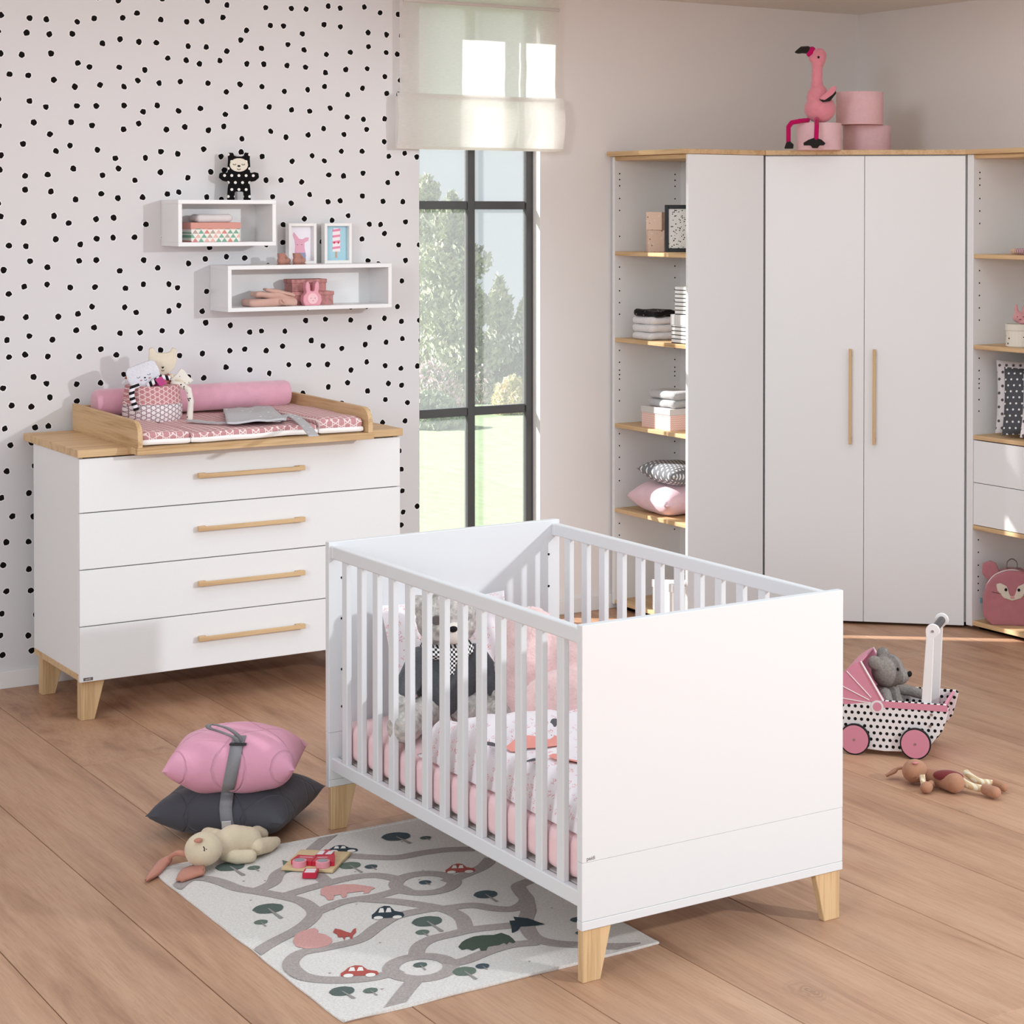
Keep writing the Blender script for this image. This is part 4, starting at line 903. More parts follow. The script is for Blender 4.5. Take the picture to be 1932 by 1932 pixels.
pbn = thing('bunny_plush', 'small pink bunny plush peeking from the dotted basket', 'plush toy', bc + Vector((0.0, 0, 0.099)), facing(bc))
PBF = fabric('rose_plush', '#d99a9b', 0.05, 0.5)
blob('body', lambda bm: (ell(bm, (0, 0, 0.026), (0.034, 0.026, 0.025)), limb(bm, [(-0.013, 0, 0.042, 0.010), (-0.018, 0.004, 0.066, 0.008), (-0.017, 0.006, 0.078, 0.005)]), limb(bm, [(0.014, 0, 0.042, 0.010), (0.016, 0.004, 0.068, 0.008), (0.020, 0.006, 0.082, 0.005)]), ell(bm, (0.02, -0.01, 0.006), (0.03, 0.02, 0.01))), PBF, pbn, 0.003, 3)
for s in (-1, 1): one('eye', (s * 0.012, -0.024, 0.030), 0.002, BLACKTH, pbn)
arc('mouth', 0, 0.022, 0.004, -0.027, pbn)
# three dotted cushions leaning
WD = polka('white_grey_dot', '#dcd6d8', '#5c5556', 0.030, 0.21, (0, 1)); DD = polka('charcoal_white_dot', '#55555a', '#ece9e8', 0.026, 0.17, (0, 1))
def lean(y, x, w, h, t_, m, label, tilt, rz, sd):
    o = pillow('cushion', w, h, t_, m, None, (x, y, r2 + h / 2 * math.cos(tilt) + 0.012), None, seed=sd, corner=0.05)
    o.rotation_euler = Euler((PI / 2 - tilt, 0, rz), 'XYZ'); tag(o, label, 'cushion', 'dotted cushions in the right shelf unit'); return o
lean(-1.475, 3.245, 0.30, 0.315, 0.085, WD, 'rear white cushion with dark grey dots in the right shelf', math.radians(8), math.radians(-48), 3)
lean(-1.545, 3.205, 0.28, 0.295, 0.08, DD, 'charcoal cushion with white dots between two pale ones', math.radians(12), math.radians(-52), 4)
lean(-1.650, 3.205, 0.27, 0.285, 0.08, WD, 'front white cushion with dark dots at the picture edge', math.radians(14), math.radians(-55), 6)
# backpack
P = onX(1909, 1180, 3.175); bp = Vector((3.175, P.y, r0)); k = mpp(bp)
bk2 = thing('backpack', 'pink deer-face child backpack on the bottom right shelf', 'backpack', bp, math.radians(-42))
RP = fabric('rose_canvas', '#b5757c', 0.05, 0.2, 320, 0.5)
puff('body', [(a * k, b * k) for a, b in [(-38, 0), (38, 0), (54, 16), (56, 45), (50, 75), (36, 94), (16, 103), (-10, 103), (-32, 94), (-48, 75), (-55, 45), (-54, 16)]], 0.10, RP, bk2, 0.006, 7)
puff('ear', [(a * k, b * k) for a, b in [(-44, 80), (-56, 94), (-55, 112), (-42, 118), (-30, 114), (-22, 94)]], 0.03, RP, bk2, 0.004, 4)
puff('ear', [(-a * k, b * k) for a, b in [(-44, 80), (-56, 94), (-55, 112), (-42, 118), (-30, 114), (-22, 94)]], 0.03, RP, bk2, 0.004, 4)
CRF = fabric('cream_felt', '#d9cdbd', 0.03)
puff('face_patch', [(a * k, b * k) for a, b in [(0, 47), (16, 52), (28, 66), (30, 78), (22, 80), (10, 74), (4, 56), (-4, 56), (-10, 74), (-22, 80), (-30, 78), (-28, 66), (-16, 52)]], 0.008, CRF, bk2, 0.003, 2, loc=(0, -0.0500, 0))
for s in (-1, 1): one('eye', (s * 12 * k, -0.0555, 68 * k), (0.006, 0.002, 0.007), BLACKTH, bk2)
one('nose', (0, -0.0555, 54 * k), (0.010, 0.003, 0.005), PBF, bk2)
tube('grab_handle', spline([(-0.022, 0, 103 * k), (-0.02, 0, 116 * k), (0, 0, 122 * k), (0.02, 0, 116 * k), (0.022, 0, 103 * k)], 5), 0, plain('grey_webbing', '#6b6668', 0.8), bk2, flat=(0.014, 0.003))
tube('zip', spline([(-52 * k, -0.02, 40 * k), (-47 * k, -0.03, 74 * k), (-30 * k, -0.03, 95 * k), (0, -0.034, 104 * k), (30 * k, -0.03, 95 * k), (47 * k, -0.03, 74 * k), (52 * k, -0.02, 40 * k)], 6), 0.0025, plain('zip_cream', '#e5ddd6', 0.6), bk2, 6)
for s in (-1, 1): tube('whisker', [(s * 20 * k, -0.0535, 60 * k), (s * 38 * k, -0.0515, 63 * k)], 0.0008, BLACKTH, bk2, 5)
box('side_tag', -0.136, -0.126, -0.01, 0.01, 0.085, 0.105, plain('tag_teal', '#5b8d98', 0.7), bk2, 0.001)

# ================================================================ IN THE COT
PINKSHEET = fabric('pale_pink_jersey', '#f3cdcf', 0.02, 0.2, 500, 0.3)
mt = subdiv_box('mattress', CX1 - CX0 - 0.060, yb - ya - 0.02, 0.112, 0.032, 17, PINKSHEET, None, ((CX0 + CX1) / 2, (ya + yb) / 2, 0.2125), None, 0.003, 6, 1); tag(mt, 'cot mattress in a pale pink fitted sheet', 'mattress')
ZMT = 0.2125 + 0.112
# sprig print
t = NT('sprig_cotton')
vo = t.n('TexVoronoi', {'Vector': t.obj(), 'Scale': 40.0, 'Randomness': 0.5})
loc_ = t.n('VectorMath', {0: t.obj(), 1: t.n('VectorMath', {0: vo.outputs['Position'], 1: (1, 1, 1)}, operation='MULTIPLY').outputs[0]}, operation='SUBTRACT').outputs[0]
ri = t.n('TexWhiteNoise', {'Vector': vo.outputs['Position']}, noise_dimensions='3D').outputs['Value']
wv = t.n('TexNoise', {'Vector': t.obj(), 'Scale': 330.0, 'Detail': 1}).outputs['Fac']
near = t.math('LESS_THAN', vo.outputs['Distance'], 0.36); st = t.math('GREATER_THAN', wv, 0.56)
t.set(t.mix(t.math('MULTIPLY', near, st), c4('#f3eaec'), c4('#e39ea1')), 0.9, **{'Specular IOR Level': 0.1}); SPRIG = t.m
def puffy(name, x0, x1, y0, y1, zf, m, parent=None, n=44, th_=0.02):
    bm = bmesh.new(); G = []
    for i in range(n + 1):
        row = []
        for j in range(n + 1):
            u, v = i / n, j / n; x = x0 + (x1 - x0) * u; y = y0 + (y1 - y0) * v
            e = min(1, (1 - abs(2 * u - 1)) * 7) ; e2 = min(1, (1 - abs(2 * v - 1)) * 7)
            edge = (math.sin(e * PI / 2) * math.sin(e2 * PI / 2)) ** 0.5
            row.append(bm.verts.new((x + 0.012 * mnoise.noise(Vector((y * 6, 1, 4))), y + 0.03 * mnoise.noise(Vector((x * 5, 2, 1))), ZMT + 0.006 + zf(x, y) * edge)))
        G.append(row)
    for i in range(n):
        for j in range(n): bm.faces.new((G[i][j], G[i + 1][j], G[i + 1][j + 1], G[i][j + 1]))
    # closed underside
    bmesh.ops.recalc_face_normals(bm, faces=bm.faces)
    ring = [G[i][0] for i in range(n + 1)] + [G[n][j] for j in range(1, n + 1)] + [G[i][n] for i in range(n - 1, -1, -1)] + [G[0][j] for j in range(n - 1, 0, -1)]
    low = [bm.verts.new((v.co.x, v.co.y, ZMT + 0.001)) for v in ring]
    for a in range(len(ring)): bm.faces.new((ring[a], ring[(a + 1) % len(ring)], low[(a + 1) % len(ring)], low[a]))
    bm.faces.new(low)
    return ob(name, bm, m, parent, True)
dv = thing('duvet', 'white baby duvet with pink sprigs and painted birds in the cot', 'duvet', (0, 0, 0))
def dz(x, y):
    return 0.085 + 0.035 * mnoise.noise(Vector((x * 5, y * 5, 3))) + 0.02 * mnoise.noise(Vector((x * 13, y * 9, 8))) + 0.05 * max(0, x + 0.05) + 0.05 * math.exp(-((y + 3.0) / 0.12) ** 2)
dcov = puffy('cover', -0.352, 0.345, -3.672, -2.80, dz, SPRIG, dv)
def on_duvet(x, y): return ZMT + 0.0105 + dz(x, y)
CORAL = plain('coral_print', '#ee9c90', 0.85); GRYP = plain('grey_print', '#5f5a5f', 0.85)
def ribbon_print(name, pts, w, m):
    P_ = spline([(x, y, 0) for x, y in pts], 6); bm = bmesh.new(); L_ = []
    for i, p in enumerate(P_):
        d = (P_[min(i + 1, len(P_) - 1)] - P_[max(0, i - 1)]).normalized(); nrm = Vector((-d.y, d.x, 0)); ww = w * (0.35 + 0.65 * math.sin(PI * min(max(i / (len(P_) - 1), 0.02), 0.98)))
        a, b = p + nrm * ww / 2, p - nrm * ww / 2
        L_.append((bm.verts.new((a.x, a.y, on_duvet(a.x, a.y))), bm.verts.new((b.x, b.y, on_duvet(b.x, b.y)))))
    for (a, b), (c, d) in zip(L_, L_[1:]): bm.faces.new((a, b, d, c))
    ob(name, bm, m, dv)
for cx_, cy_, s_ in ((-0.20, -3.20, 1.0), (-0.19, -3.42, 1.1), (0.05, -3.3, 1.0)):
    ribbon_print('bird_print', [(cx_ - 0.09 * s_, cy_ + 0.02), (cx_ - 0.03, cy_ + 0.03 * s_), (cx_ + 0.03, cy_ + 0.0), (cx_ + 0.08 * s_, cy_ + 0.03)], 0.06 * s_, CORAL)
    ribbon_print('leg_print', [(cx_ - 0.02, cy_ - 0.02), (cx_ - 0.03, cy_ - 0.07), (cx_ - 0.06, cy_ - 0.09)], 0.009, GRYP)
    ribbon_print('wing_print', [(cx_ + 0.05, cy_ + 0.04), (cx_ + 0.09, cy_ + 0.08), (cx_ + 0.12, cy_ + 0.07)], 0.02, GRYP)
    ribbon_print('beak_print', [(cx_ - 0.11 * s_, cy_ + 0.03), (cx_ - 0.14 * s_, cy_ + 0.06)], 0.016, GRYP)
# pillow against the headboard
pw_ = pillow('pillow', 0.42, 0.34, 0.11, SPRIG, None, (-0.03, -2.375, ZMT + 0.162), (math.radians(72), 0, 0), seed=9, corner=0.05); tag(pw_, 'sprig-print baby pillow leaning on the far cot end', 'pillow')
# pink fleece blanket
FLE = fabric('pink_fleece', '#ebc5c2', 0.10, 0.6, 120, 1.0, 18)
def fleece(bm):
    ell(bm, (0.045, -2.72, 0.50), (0.10, 0.13, 0.185)); ell(bm, (0.0, -2.80, 0.45), (0.09, 0.12, 0.15)); ell(bm, (0.10, -2.86, 0.46), (0.10, 0.15, 0.16)); ell(bm, (0.20, -3.00, 0.49), (0.10, 0.13, 0.155)); ell(bm, (0.26, -3.10, 0.48), (0.06, 0.10, 0.15)); ell(bm, (0.02, -2.97, 0.42), (0.16, 0.10, 0.13))
    bx(bm, -0.06, 0.30, -3.12, -2.62, 0.335, 0.42)
blob('fleece_blanket', fleece, FLE, None, 0.011, 7, furry(0.005, 60, 0.02, 6)); tag(bpy.data.objects['fleece_blanket'], 'fluffy pink fleece blanket bunched in the cot beside the teddy', 'blanket')
# teddy
TP = Vector((-0.150, -2.575, ZMT + 0.004)); tf = math.radians(-20)
td = thing('teddy_bear', 'shaggy grey teddy in a charcoal coat and checked scarf in the cot', 'plush toy', TP, tf)
td.scale = (1.13, 1.13, 1.13)
FUR = plain('shaggy_grey_fur', '#b8b1ab', 0.95, 0.05, 0.35, 60, 1.0, 160); COAT = fabric('charcoal_wool', '#56575a', 0.12, 0.3, 300, 0.8)
CHK = stripes('check_scarf', '#efecea', '#232122', 0.012, 0, 0.5)
t = NT('houndstooth'); sp = t.n('SeparateXYZ', {0: t.obj()})
f = t.math('ABSOLUTE', t.math('SUBTRACT', t.math('LESS_THAN', t.math('FRACT', t.math('DIVIDE', sp.outputs[0], 0.011)), 0.5), t.math('LESS_THAN', t.math('FRACT', t.math('DIVIDE', sp.outputs[2], 0.011)), 0.5)))
t.set(t.mix(f, c4('#efecea'), c4('#232122')), 0.9); HT = t.m
blob('head', lambda bm: (ell(bm, (0, 0, 0.275), (0.078, 0.068, 0.074)), ell(bm, (-0.07, 0.01, 0.315), (0.024, 0.016, 0.026)), ell(bm, (0.07, 0.01, 0.315), (0.024, 0.016, 0.026))), FUR, td, 0.0055, 2, furry(0.0045, 70))
blob('muzzle', lambda bm: ell(bm, (0.008, -0.062, 0.253), (0.036, 0.026, 0.028)), fabric('cream_muzzle', '#eadfd4', 0.02), td, 0.004, 2)
one('nose', (0.004, -0.088, 0.268), (0.011, 0.006, 0.008), BLACKTH, td)
for s in (-1, 1): puff('eye_patch', [(x, z) for x, z in disc_pts(s * 0.034, 0.287, 0.014, 0.012, 12)], 0.012, fabric('eye_felt', '#5d5654', 0.05), td, 0.002, 2, loc=(0, -0.060, 0))
blob('coat', lambda bm: (ell(bm, (0, 0, 0.125), (0.085, 0.068, 0.098)), limb(bm, [(-0.07, -0.01, 0.18, 0.034), (-0.105, -0.035, 0.125, 0.031), (-0.115, -0.055, 0.10, 0.030)]), limb(bm, [(0.07, -0.01, 0.18, 0.034), (0.105, -0.03, 0.13, 0.031), (0.125, -0.05, 0.10, 0.030)])), COAT, td, 0.006, 4)
lathe('scarf', [(0.040, 0.190), (0.062, 0.185), (0.074, 0.198), (0.066, 0.215), (0.042, 0.218)], HT, td, 30)
puff('scarf_end', [(-0.02, 0.20), (0.02, 0.20), (0.008, 0.150), (-0.012, 0.148)], 0.010, HT, td, 0.0025, 2, loc=(0, -0.070, 0))
for s in (-1, 1):
    blob('paw', lambda bm, s=s: ell(bm, (s * 0.128, -0.068, 0.082), (0.026, 0.026, 0.032)), FUR, td, 0.005, 2, furry(0.004, 70))
    blob('leg', lambda bm, s=s: limb(bm, [(s * 0.05, -0.01, 0.045, 0.046), (s * 0.10, -0.085, 0.047, 0.043), (s * 0.125, -0.15, 0.048, 0.044)], 3), FUR, td, 0.006, 2, furry(0.0045, 70))

# ================================================================ RUG AND ITS PRINT
rg = thing('play_rug', 'cream road-map play rug with trees, cars and bears', 'rug', (0, 0, 0))
RX_0, RX_1, RY_0, RY_1 = -0.951, -0.098, -3.603, -2.362
t = NT('rug_cotton'); wv = t.n('TexWave', {'Vector': t.obj(), 'Scale': 90.0, 'Distortion': 1.5}, bands_direction='X').outputs['Fac']
nz = t.n('TexNoise', {'Vector': t.obj(), 'Scale': 160.0, 'Detail': 3}).outputs['Fac']
t.set(t.ramp(nz, [(0.3, c4('#ddd6d0')), (0.7, c4('#efeae5'))]), 0.95, **{'Specular IOR Level': 0.05}); t.bump(t.math('ADD', wv, nz), 0.5, 0.003); RUGM = t.m
bm = bmesh.new(); nx, ny = 30, 44; G = []
def rugz(x, y): return 0.006 + 0.0015 * mnoise.noise(Vector((x * 6, y * 6, 0)))
for i in range(nx + 1):
    row = []
    for j in range(ny + 1):
        u, v = i / nx, j / ny; x = RX_0 + (RX_1 - RX_0) * u; y = RY_0 + (RY_1 - RY_0) * v
        if i in (0, nx): x += 0.006 * mnoise.noise(Vector((y * 7, i, 5)))
        if j in (0, ny): y += 0.006 * mnoise.noise(Vector((x * 7, j, 9)))
        row.append(bm.verts.new((x, y, rugz(x, y) * (0.75 if i in (0, nx) or j in (0, ny) else 1))))
    G.append(row)
for i in range(nx):
    for j in range(ny): bm.faces.new((G[i][j], G[i + 1][j], G[i + 1][j + 1], G[i][j + 1]))
ring = [G[i][0] for i in range(nx + 1)] + [G[nx][j] for j in range(1, ny + 1)] + [G[i][ny] for i in range(nx - 1, -1, -1)] + [G[0][j] for j in range(ny - 1, 0, -1)]
low = [bm.verts.new((v.co.x, v.co.y, 0.0005)) for v in ring]
for a in range(len(ring)): bm.faces.new((ring[a], ring[(a + 1) % len(ring)], low[(a + 1) % len(ring)], low[a]))
bm.faces.new(low); ob('cloth', bm, RUGM, rg, True)
for v0, v1 in (((RX_0 + 0.004, RY_0 + 0.004), (RX_1 - 0.004, RY_0 + 0.004)), ((RX_0 + 0.004, RY_1 - 0.004), (RX_1 - 0.004, RY_1 - 0.004))):
    tube('hem', [(v0[0], v0[1], 0.006), (v1[0], v1[1], 0.006)], 0, RUGM, rg, flat=(0.012, 0.004))
def rp_(cx, cy): p = onZ(300 + cx / 2.0125, 1530 + cy / 2.0125, 0.006); return Vector((p.x, p.y))
def inside(p): return Vector((min(max(p.x, RX_0 + 0.004), RX_1 - 0.004), min(max(p.y, RY_0 + 0.006), RY_1 - 0.006)))
ROADM = plain('print_taupe', '#a99f9b', 0.95, 0.05, 0.15, 200)
LV = [0]
def flatpoly(name, pts, m, lift):
    bm = bmesh.new(); P_ = [inside(p) for p in pts]
    f = bm.faces.new([bm.verts.new((p.x, p.y, 0)) for p in P_]); bmesh.ops.triangulate(bm, faces=[f])
    for v in bm.verts: v.co.z = rugz(v.co.x, v.co.y) + lift
    return ob(name, bm, m, rg)
def road(pts, closed=False, wd=0.040):
    P_ = spline([(*rp_(*p), 0) for p in pts], 6) if not closed else pts
    bm = bmesh.new(); L_ = []; n = len(P_)
    for i in range(n):
        d = (P_[(i + 1) % n if closed else min(i + 1, n - 1)] - P_[(i - 1) % n if closed else max(i - 1, 0)]).normalized(); nn = Vector((-d.y, d.x, 0)) * wd / 2
        r_ = []
        for s in (1, 0, -1):
            q_ = inside((P_[i] + nn * s).xy); r_.append(bm.verts.new((q_.x, q_.y, rugz(q_.x, q_.y) + 0.0012)))
        L_.append(r_)
    for a in range(n if closed else n - 1):
        A, B = L_[a], L_[(a + 1) % n]
        for s in (0, 1):
            try: bm.faces.new((A[s], A[s + 1], B[s + 1], B[s]))
            except ValueError: pass
    ob('road_print', bm, ROADM, rg)
for pts in ([(60, 298), (110, 262), (170, 257), (230, 270), (300, 295), (380, 308), (480, 328), (550, 348), (590, 385), (570, 420), (520, 455), (430, 500), (358, 545)], [(370, 303), (430, 275), (450, 240), (490, 215)],
            [(480, 322), (560, 298), (640, 275), (740, 252), (830, 247), (935, 266)], [(560, 200), (600, 240), (640, 272)], [(600, 385), (700, 345), (820, 325), (900, 305), (950, 292)],
            [(1085, 270), (1160, 243), (1230, 212), (1262, 180)], [(640, 165), (720, 170), (800, 176), (900, 178), (1000, 160), (1100, 148), (1200, 145)], [(570, 160), (640, 100), (690, 62)],
            [(770, 335), (900, 345), (1020, 362), (1100, 380), (1150, 410), (1165, 455)], [(1090, 370), (1190, 360), (1280, 372), (1350, 370), (1395, 340), (1375, 310), (1365, 285), (1410, 265)],
            [(1395, 340), (1402, 380), (1392, 412), (1400, 450), (1430, 485), (1500, 503), (1600, 510), (1720, 515), (1830, 512)], [(975, 565), (985, 520), (1030, 490), (1110, 470), (1200, 450), (1340, 435)],
            [(1080, 583), (1160, 570), (1250, 535), (1340, 510), (1440, 500)], [(915, 605), (830, 630), (720, 642), (600, 640), (530, 620), (500, 580), (540, 540), (640, 520), (760, 490), (830, 440), (900, 400), (1000, 378), (1060, 370)],
            [(985, 630), (940, 680), (880, 760)]): road(pts)
for c_, r_ in (((1010, 275), 0.078), ((995, 595), 0.072)):
    q_ = rp_(*c_); road([Vector((q_.x + r_ * math.cos(a * PI / 16), q_.y + r_ * math.sin(a * PI / 16), 0)) for a in range(32)], True)
TG = [plain('print_tree_a', '#5f6a65', 0.95, 0.05, 0.15, 250), plain('print_tree_b', '#6a776c', 0.95, 0.05, 0.15, 250), plain('print_tree_c', '#525d62', 0.95, 0.05, 0.15, 250)]
TRK = plain('print_trunk', '#9a9490', 0.95, 0.05)
for i, (cx, cy, r_, (tx, ty)) in enumerate([(270, 212, 55, (322, 246)), (360, 217, 24, (380, 230)), (900, 98, 55, (955, 125)), (1012, 104, 22, (1030, 115)), (725, 208, 42, (770, 235)), (805, 213, 25, (825, 225)), (415, 372, 58, (465, 410)), (387, 424, 26, (405, 440)), (1240, 318, 46, (1285, 347)), (1018, 420, 58, (1075, 460)), (1000, 462, 27, (1022, 476)), (1010, 272, 24, (1030, 282)), (992, 586, 27, (1012, 606)), (1160, 610, 46, (1205, 640)), (1228, 590, 27, (1247, 603)), (695, 685, 48, (742, 713)), (803, 683, 28, (828, 702)), (1590, 415, 30, (1620, 430)), (1600, 465, 20, (1615, 475))]):
    P_ = rp_(cx, cy); m_ = mpp((P_.x, P_.y, 0)) / 2.0125 * r_
    flatpoly('tree_print', [Vector((P_.x + m_ * math.cos(a * PI / 10) * (1 + 0.05 * math.sin(a * 2.3)), P_.y + m_ * 0.92 * math.sin(a * PI / 10))) for a in range(20)], TG[(i * 7) % 3], 0.0014)
    T_ = rp_(tx, ty); dd = (T_ - P_); nn = Vector((-dd.y, dd.x)).normalized() * m_ * 0.09
    flatpoly('trunk_print', [P_ + nn * 0.5, P_ - nn * 0.5, T_ - nn * 1.6, T_ + nn * 1.6], TRK, 0.0017)
PBEAR = plain('print_pink_bear', '#d3a09a', 0.95, 0.05, 0.1, 250); GBEAR = plain('print_green_bear', '#515b50', 0.95, 0.05, 0.1, 250)
RED = plain('print_car_red', '#b25c55', 0.95, 0.05); NAVY = plain('print_car_dark', '#3d464c', 0.95, 0.05); CRM = plain('print_cream_white', '#ece6e1', 0.95, 0.05)
def poly(name, pts, m, lift=0.0015): flatpoly(name, [rp_(*p) for p in pts], m, lift)
poly('bear_print', [(612, 320), (614, 300), (630, 288), (660, 285), (700, 280), (740, 280), (775, 284), (812, 290), (822, 295), (805, 300), (798, 312), (775, 314), (780, 305), (750, 308), (715, 312), (712, 327), (695, 330), (690, 318), (665, 322), (662, 338), (640, 340), (630, 325)], PBEAR)
poly('bear_print', [(508, 495), (515, 475), (540, 458), (570, 450), (590, 446), (606, 456), (600, 464), (630, 470), (655, 485), (658, 498), (645, 512), (610, 522), (560, 525), (520, 515)], PBEAR)
poly('bear_print', [(1136, 518), (1150, 500), (1165, 490), (1195, 478), (1230, 473), (1270, 472), (1300, 464), (1330, 475), (1345, 488), (1354, 500), (1345, 505), (1330, 500), (1320, 510), (1310, 503), (1290, 512), (1250, 516), (1243, 532), (1222, 534), (1215, 520), (1190, 532), (1170, 525), (1150, 530)], GBEAR)
poly('fox_print', [(660, 462), (668, 448), (690, 452), (710, 460), (728, 465), (738, 450), (748, 446), (748, 462), (736, 475), (735, 488), (727, 488), (722, 478), (708, 480), (704, 495), (697, 480), (680, 482), (676, 470)], RED)
def car(x0, x1, y0, y1, m):
    w_, h_ = x1 - x0, y1 - y0; Q = lambda u, v: (x0 + u * w_, y1 - v * h_ - u * h_ * 0.12)
    poly('car_print', [Q(0, 0.05), Q(0.0, 0.35), Q(0.1, 0.55), Q(0.22, 0.9), Q(0.38, 1.05), Q(0.55, 1.0), Q(0.7, 0.6), Q(0.95, 0.45), Q(1, 0.2), Q(0.95, 0.05)], m)
    for a, b in ((0.2, 0.38), (0.42, 0.6)): poly('car_window_print', [Q(a, 0.5), Q(a + 0.05, 0.85), Q(b - 0.03, 0.85), Q(b, 0.5)], CRM, 0.0019)
    for c_ in (0.2, 0.78): P_ = rp_(*Q(c_, 0.08)); flatpoly('car_wheel_print', [Vector((P_.x + 0.012 * math.cos(a * PI / 6), P_.y + 0.012 * math.sin(a * PI / 6))) for a in range(12)], CRM, 0.002)
car(690, 835, 592, 632, RED); car(808, 932, 366, 412, NAVY); car(1088, 1202, 205, 238, RED); car(640, 756, 134, 158, NAVY)
poly('pine_print', [(1330, 420), (1352, 418), (1345, 404), (1400, 410), (1466, 434), (1410, 440), (1372, 442), (1362, 455), (1340, 466), (1338, 445)], NAVY, 0.002)
poly('pine_print', [(468, 188), (500, 195), (535, 225), (478, 236)], TG[1], 0.0013)
for i in range(26):
    x_, y_ = random.uniform(RX_0 + 0.06, RX_1 - 0.06), random.uniform(RY_0 + 0.06, RY_1 - 0.06)
    flatpoly('speck_print', [Vector((x_ + 0.005 * math.cos(a * 2.1), y_ + 0.005 * math.sin(a * 2.1))) for a in range(3)], ROADM, 0.0011)

# ================================================================ PUZZLE ON THE RUG
ZR = 0.0082
pq = [onZ(*p, ZR + 0.008) for p in ((532, 1637), (630, 1642), (660, 1607), (566, 1602))]
pc_ = (pq[0] + pq[1] + pq[2] + pq[3]) / 4; pa = math.atan2((pq[1] - pq[0]).y, (pq[1] - pq[0]).x)
pz = thing('wooden_puzzle', 'wooden puzzle board with a red fire engine on the rug', 'puzzle', (pc_.x, pc_.y, ZR), pa)
wx, wy = (pq[1] - pq[0]).length, (pq[2] - pq[1]).length
box('board', -wx / 2, wx / 2, -wy / 2, wy / 2, 0, 0.008, wood('birch', '#dcc298', '#cdb084', 0), pz, 0.001)
RD = plain('red_lacquer', '#c41f3a', 0.4); PKL = plain('pink_lacquer', '#ea9aa6', 0.4); GRL = plain('grey_lacquer', '#9a9a9e', 0.5); WHL = plain('white_lacquer', '#ece6e8', 0.4)
def pp(px, py): # photo pixel -> board-local
    d = onZ(px, py, ZR + 0.02) - pc_; c_, s_ = math.cos(-pa), math.sin(-pa); return (d.x * c_ - d.y * s_, d.x * s_ + d.y * c_)
def piece(name, pts, h, m, z0=0.008): return prism(name, [pp(*p) for p in pts], 2, z0, z0 + h, m, pz, 0.0006)
piece('engine_rear', [(549, 1623), (562, 1613), (597, 1615), (588, 1626)], 0.013, RD); piece('engine_front', [(588.6, 1626), (597.6, 1615), (632, 1613), (631, 1626)], 0.013, RD)
piece('engine_cab', [(594, 1614), (605, 1605), (631, 1606), (631, 1612.6)], 0.013, RD)
piece('siren', [(608, 1604.5), (613, 1601.5), (624, 1602), (624, 1605)], 0.011, RD)
for a, b in (((597, 1613), (612, 1606.5)), ((613, 1613), (628, 1607))): piece('cab_window', [(a[0], a[1]), (a[0] + 7, b[1]), (b[0] + 2, b[1]), (b[0] - 3, a[1])], 0.0012, WHL, 0.0212)
for px in (565, 609):
    x_, y_ = pp(px, 1626 if px < 600 else 1627); lathe('wheel', [(0, 0), (0.0195, 0), (0.0195, 0.0155), (0.0175, 0.0165), (0, 0.0165)], PKL, pz, 24, (x_, y_, 0.0085)); lathe('hub', [(0, 0), (0.0145, 0), (0.0145, 0.0008), (0, 0.0008)], GRL, pz, 24, (x_, y_, 0.0252))
line('ladder_print', [(*pp(566, 1617.5), 0.0213), (*pp(590, 1618.5), 0.0213)], 0.0006, WHL, pz); line('ladder_print', [(*pp(599, 1619), 0.0213), (*pp(618, 1618), 0.0213)], 0.0006, WHL, pz)
P = onZ(586, 1653, ZR); pk = thing('puzzle_piece', 'loose red wooden puzzle block with white windows on the rug', 'puzzle piece', (P.x, P.y, ZR), pa + 0.15)
box('block', -0.019, 0.019, -0.020, 0.020, 0, 0.015, RD, pk, 0.0008)
for y0 in (-0.015, 0.001): box('window', -0.014, 0.014, y0, y0 + 0.013, 0.0149, 0.0156, WHL, pk, 0)

# ================================================================ PLUSH BUNNY ON THE FLOOR
CRB = fabric('natural_linen', '#ddccb0', 0.05, 0.2, 380, 0.5); EARP = fabric('terracotta_linen', '#c68772', 0.06)
P0 = onZ(440, 1625, 0.0); bun = thing('bunny_plush', 'cream linen bunny plush with pink ears lying on its back on the rug corner', 'plush toy', (P0.x, P0.y, 0.0095))
L = lambda px, py, z: tuple((lambda q: (q.x - P0.x, q.y - P0.y, z - 0.0095))(onZ(px, py, z)))
hc = L(384, 1602, 0.062)
blob('head', lambda bm: (ell(bm, hc, (0.052, 0.050, 0.047)),), CRB, bun, 0.004, 3)
def bbody(bm):
    limb(bm, [(*L(415, 1595, 0.055), 0.036), (*L(440, 1588, 0.052), 0.047), (*L(466, 1588, 0.046), 0.042)], 3)
blob('body', bbody, CRB, bun, 0.004, 4)
for nm, pts in (('arm', [(408, 1578, 0.055, 0.022), (392, 1575, 0.045, 0.022)]), ('arm', [(420, 1612, 0.03, 0.018), (450, 1617, 0.026, 0.021), (472, 1615, 0.026, 0.019)]), ('leg', [(470, 1578, 0.045, 0.022), (485, 1572, 0.04, 0.022), (495, 1574, 0.035, 0.018)]), ('leg', [(485, 1598, 0.036, 0.025), (505, 1594, 0.028, 0.023), (520, 1588, 0.024, 0.015)])):
    blob(nm, lambda bm, pts=pts: limb(bm, [(*L(a, b, z), r_) for a, b, z, r_ in pts]), CRB, bun, 0.0035, 3)
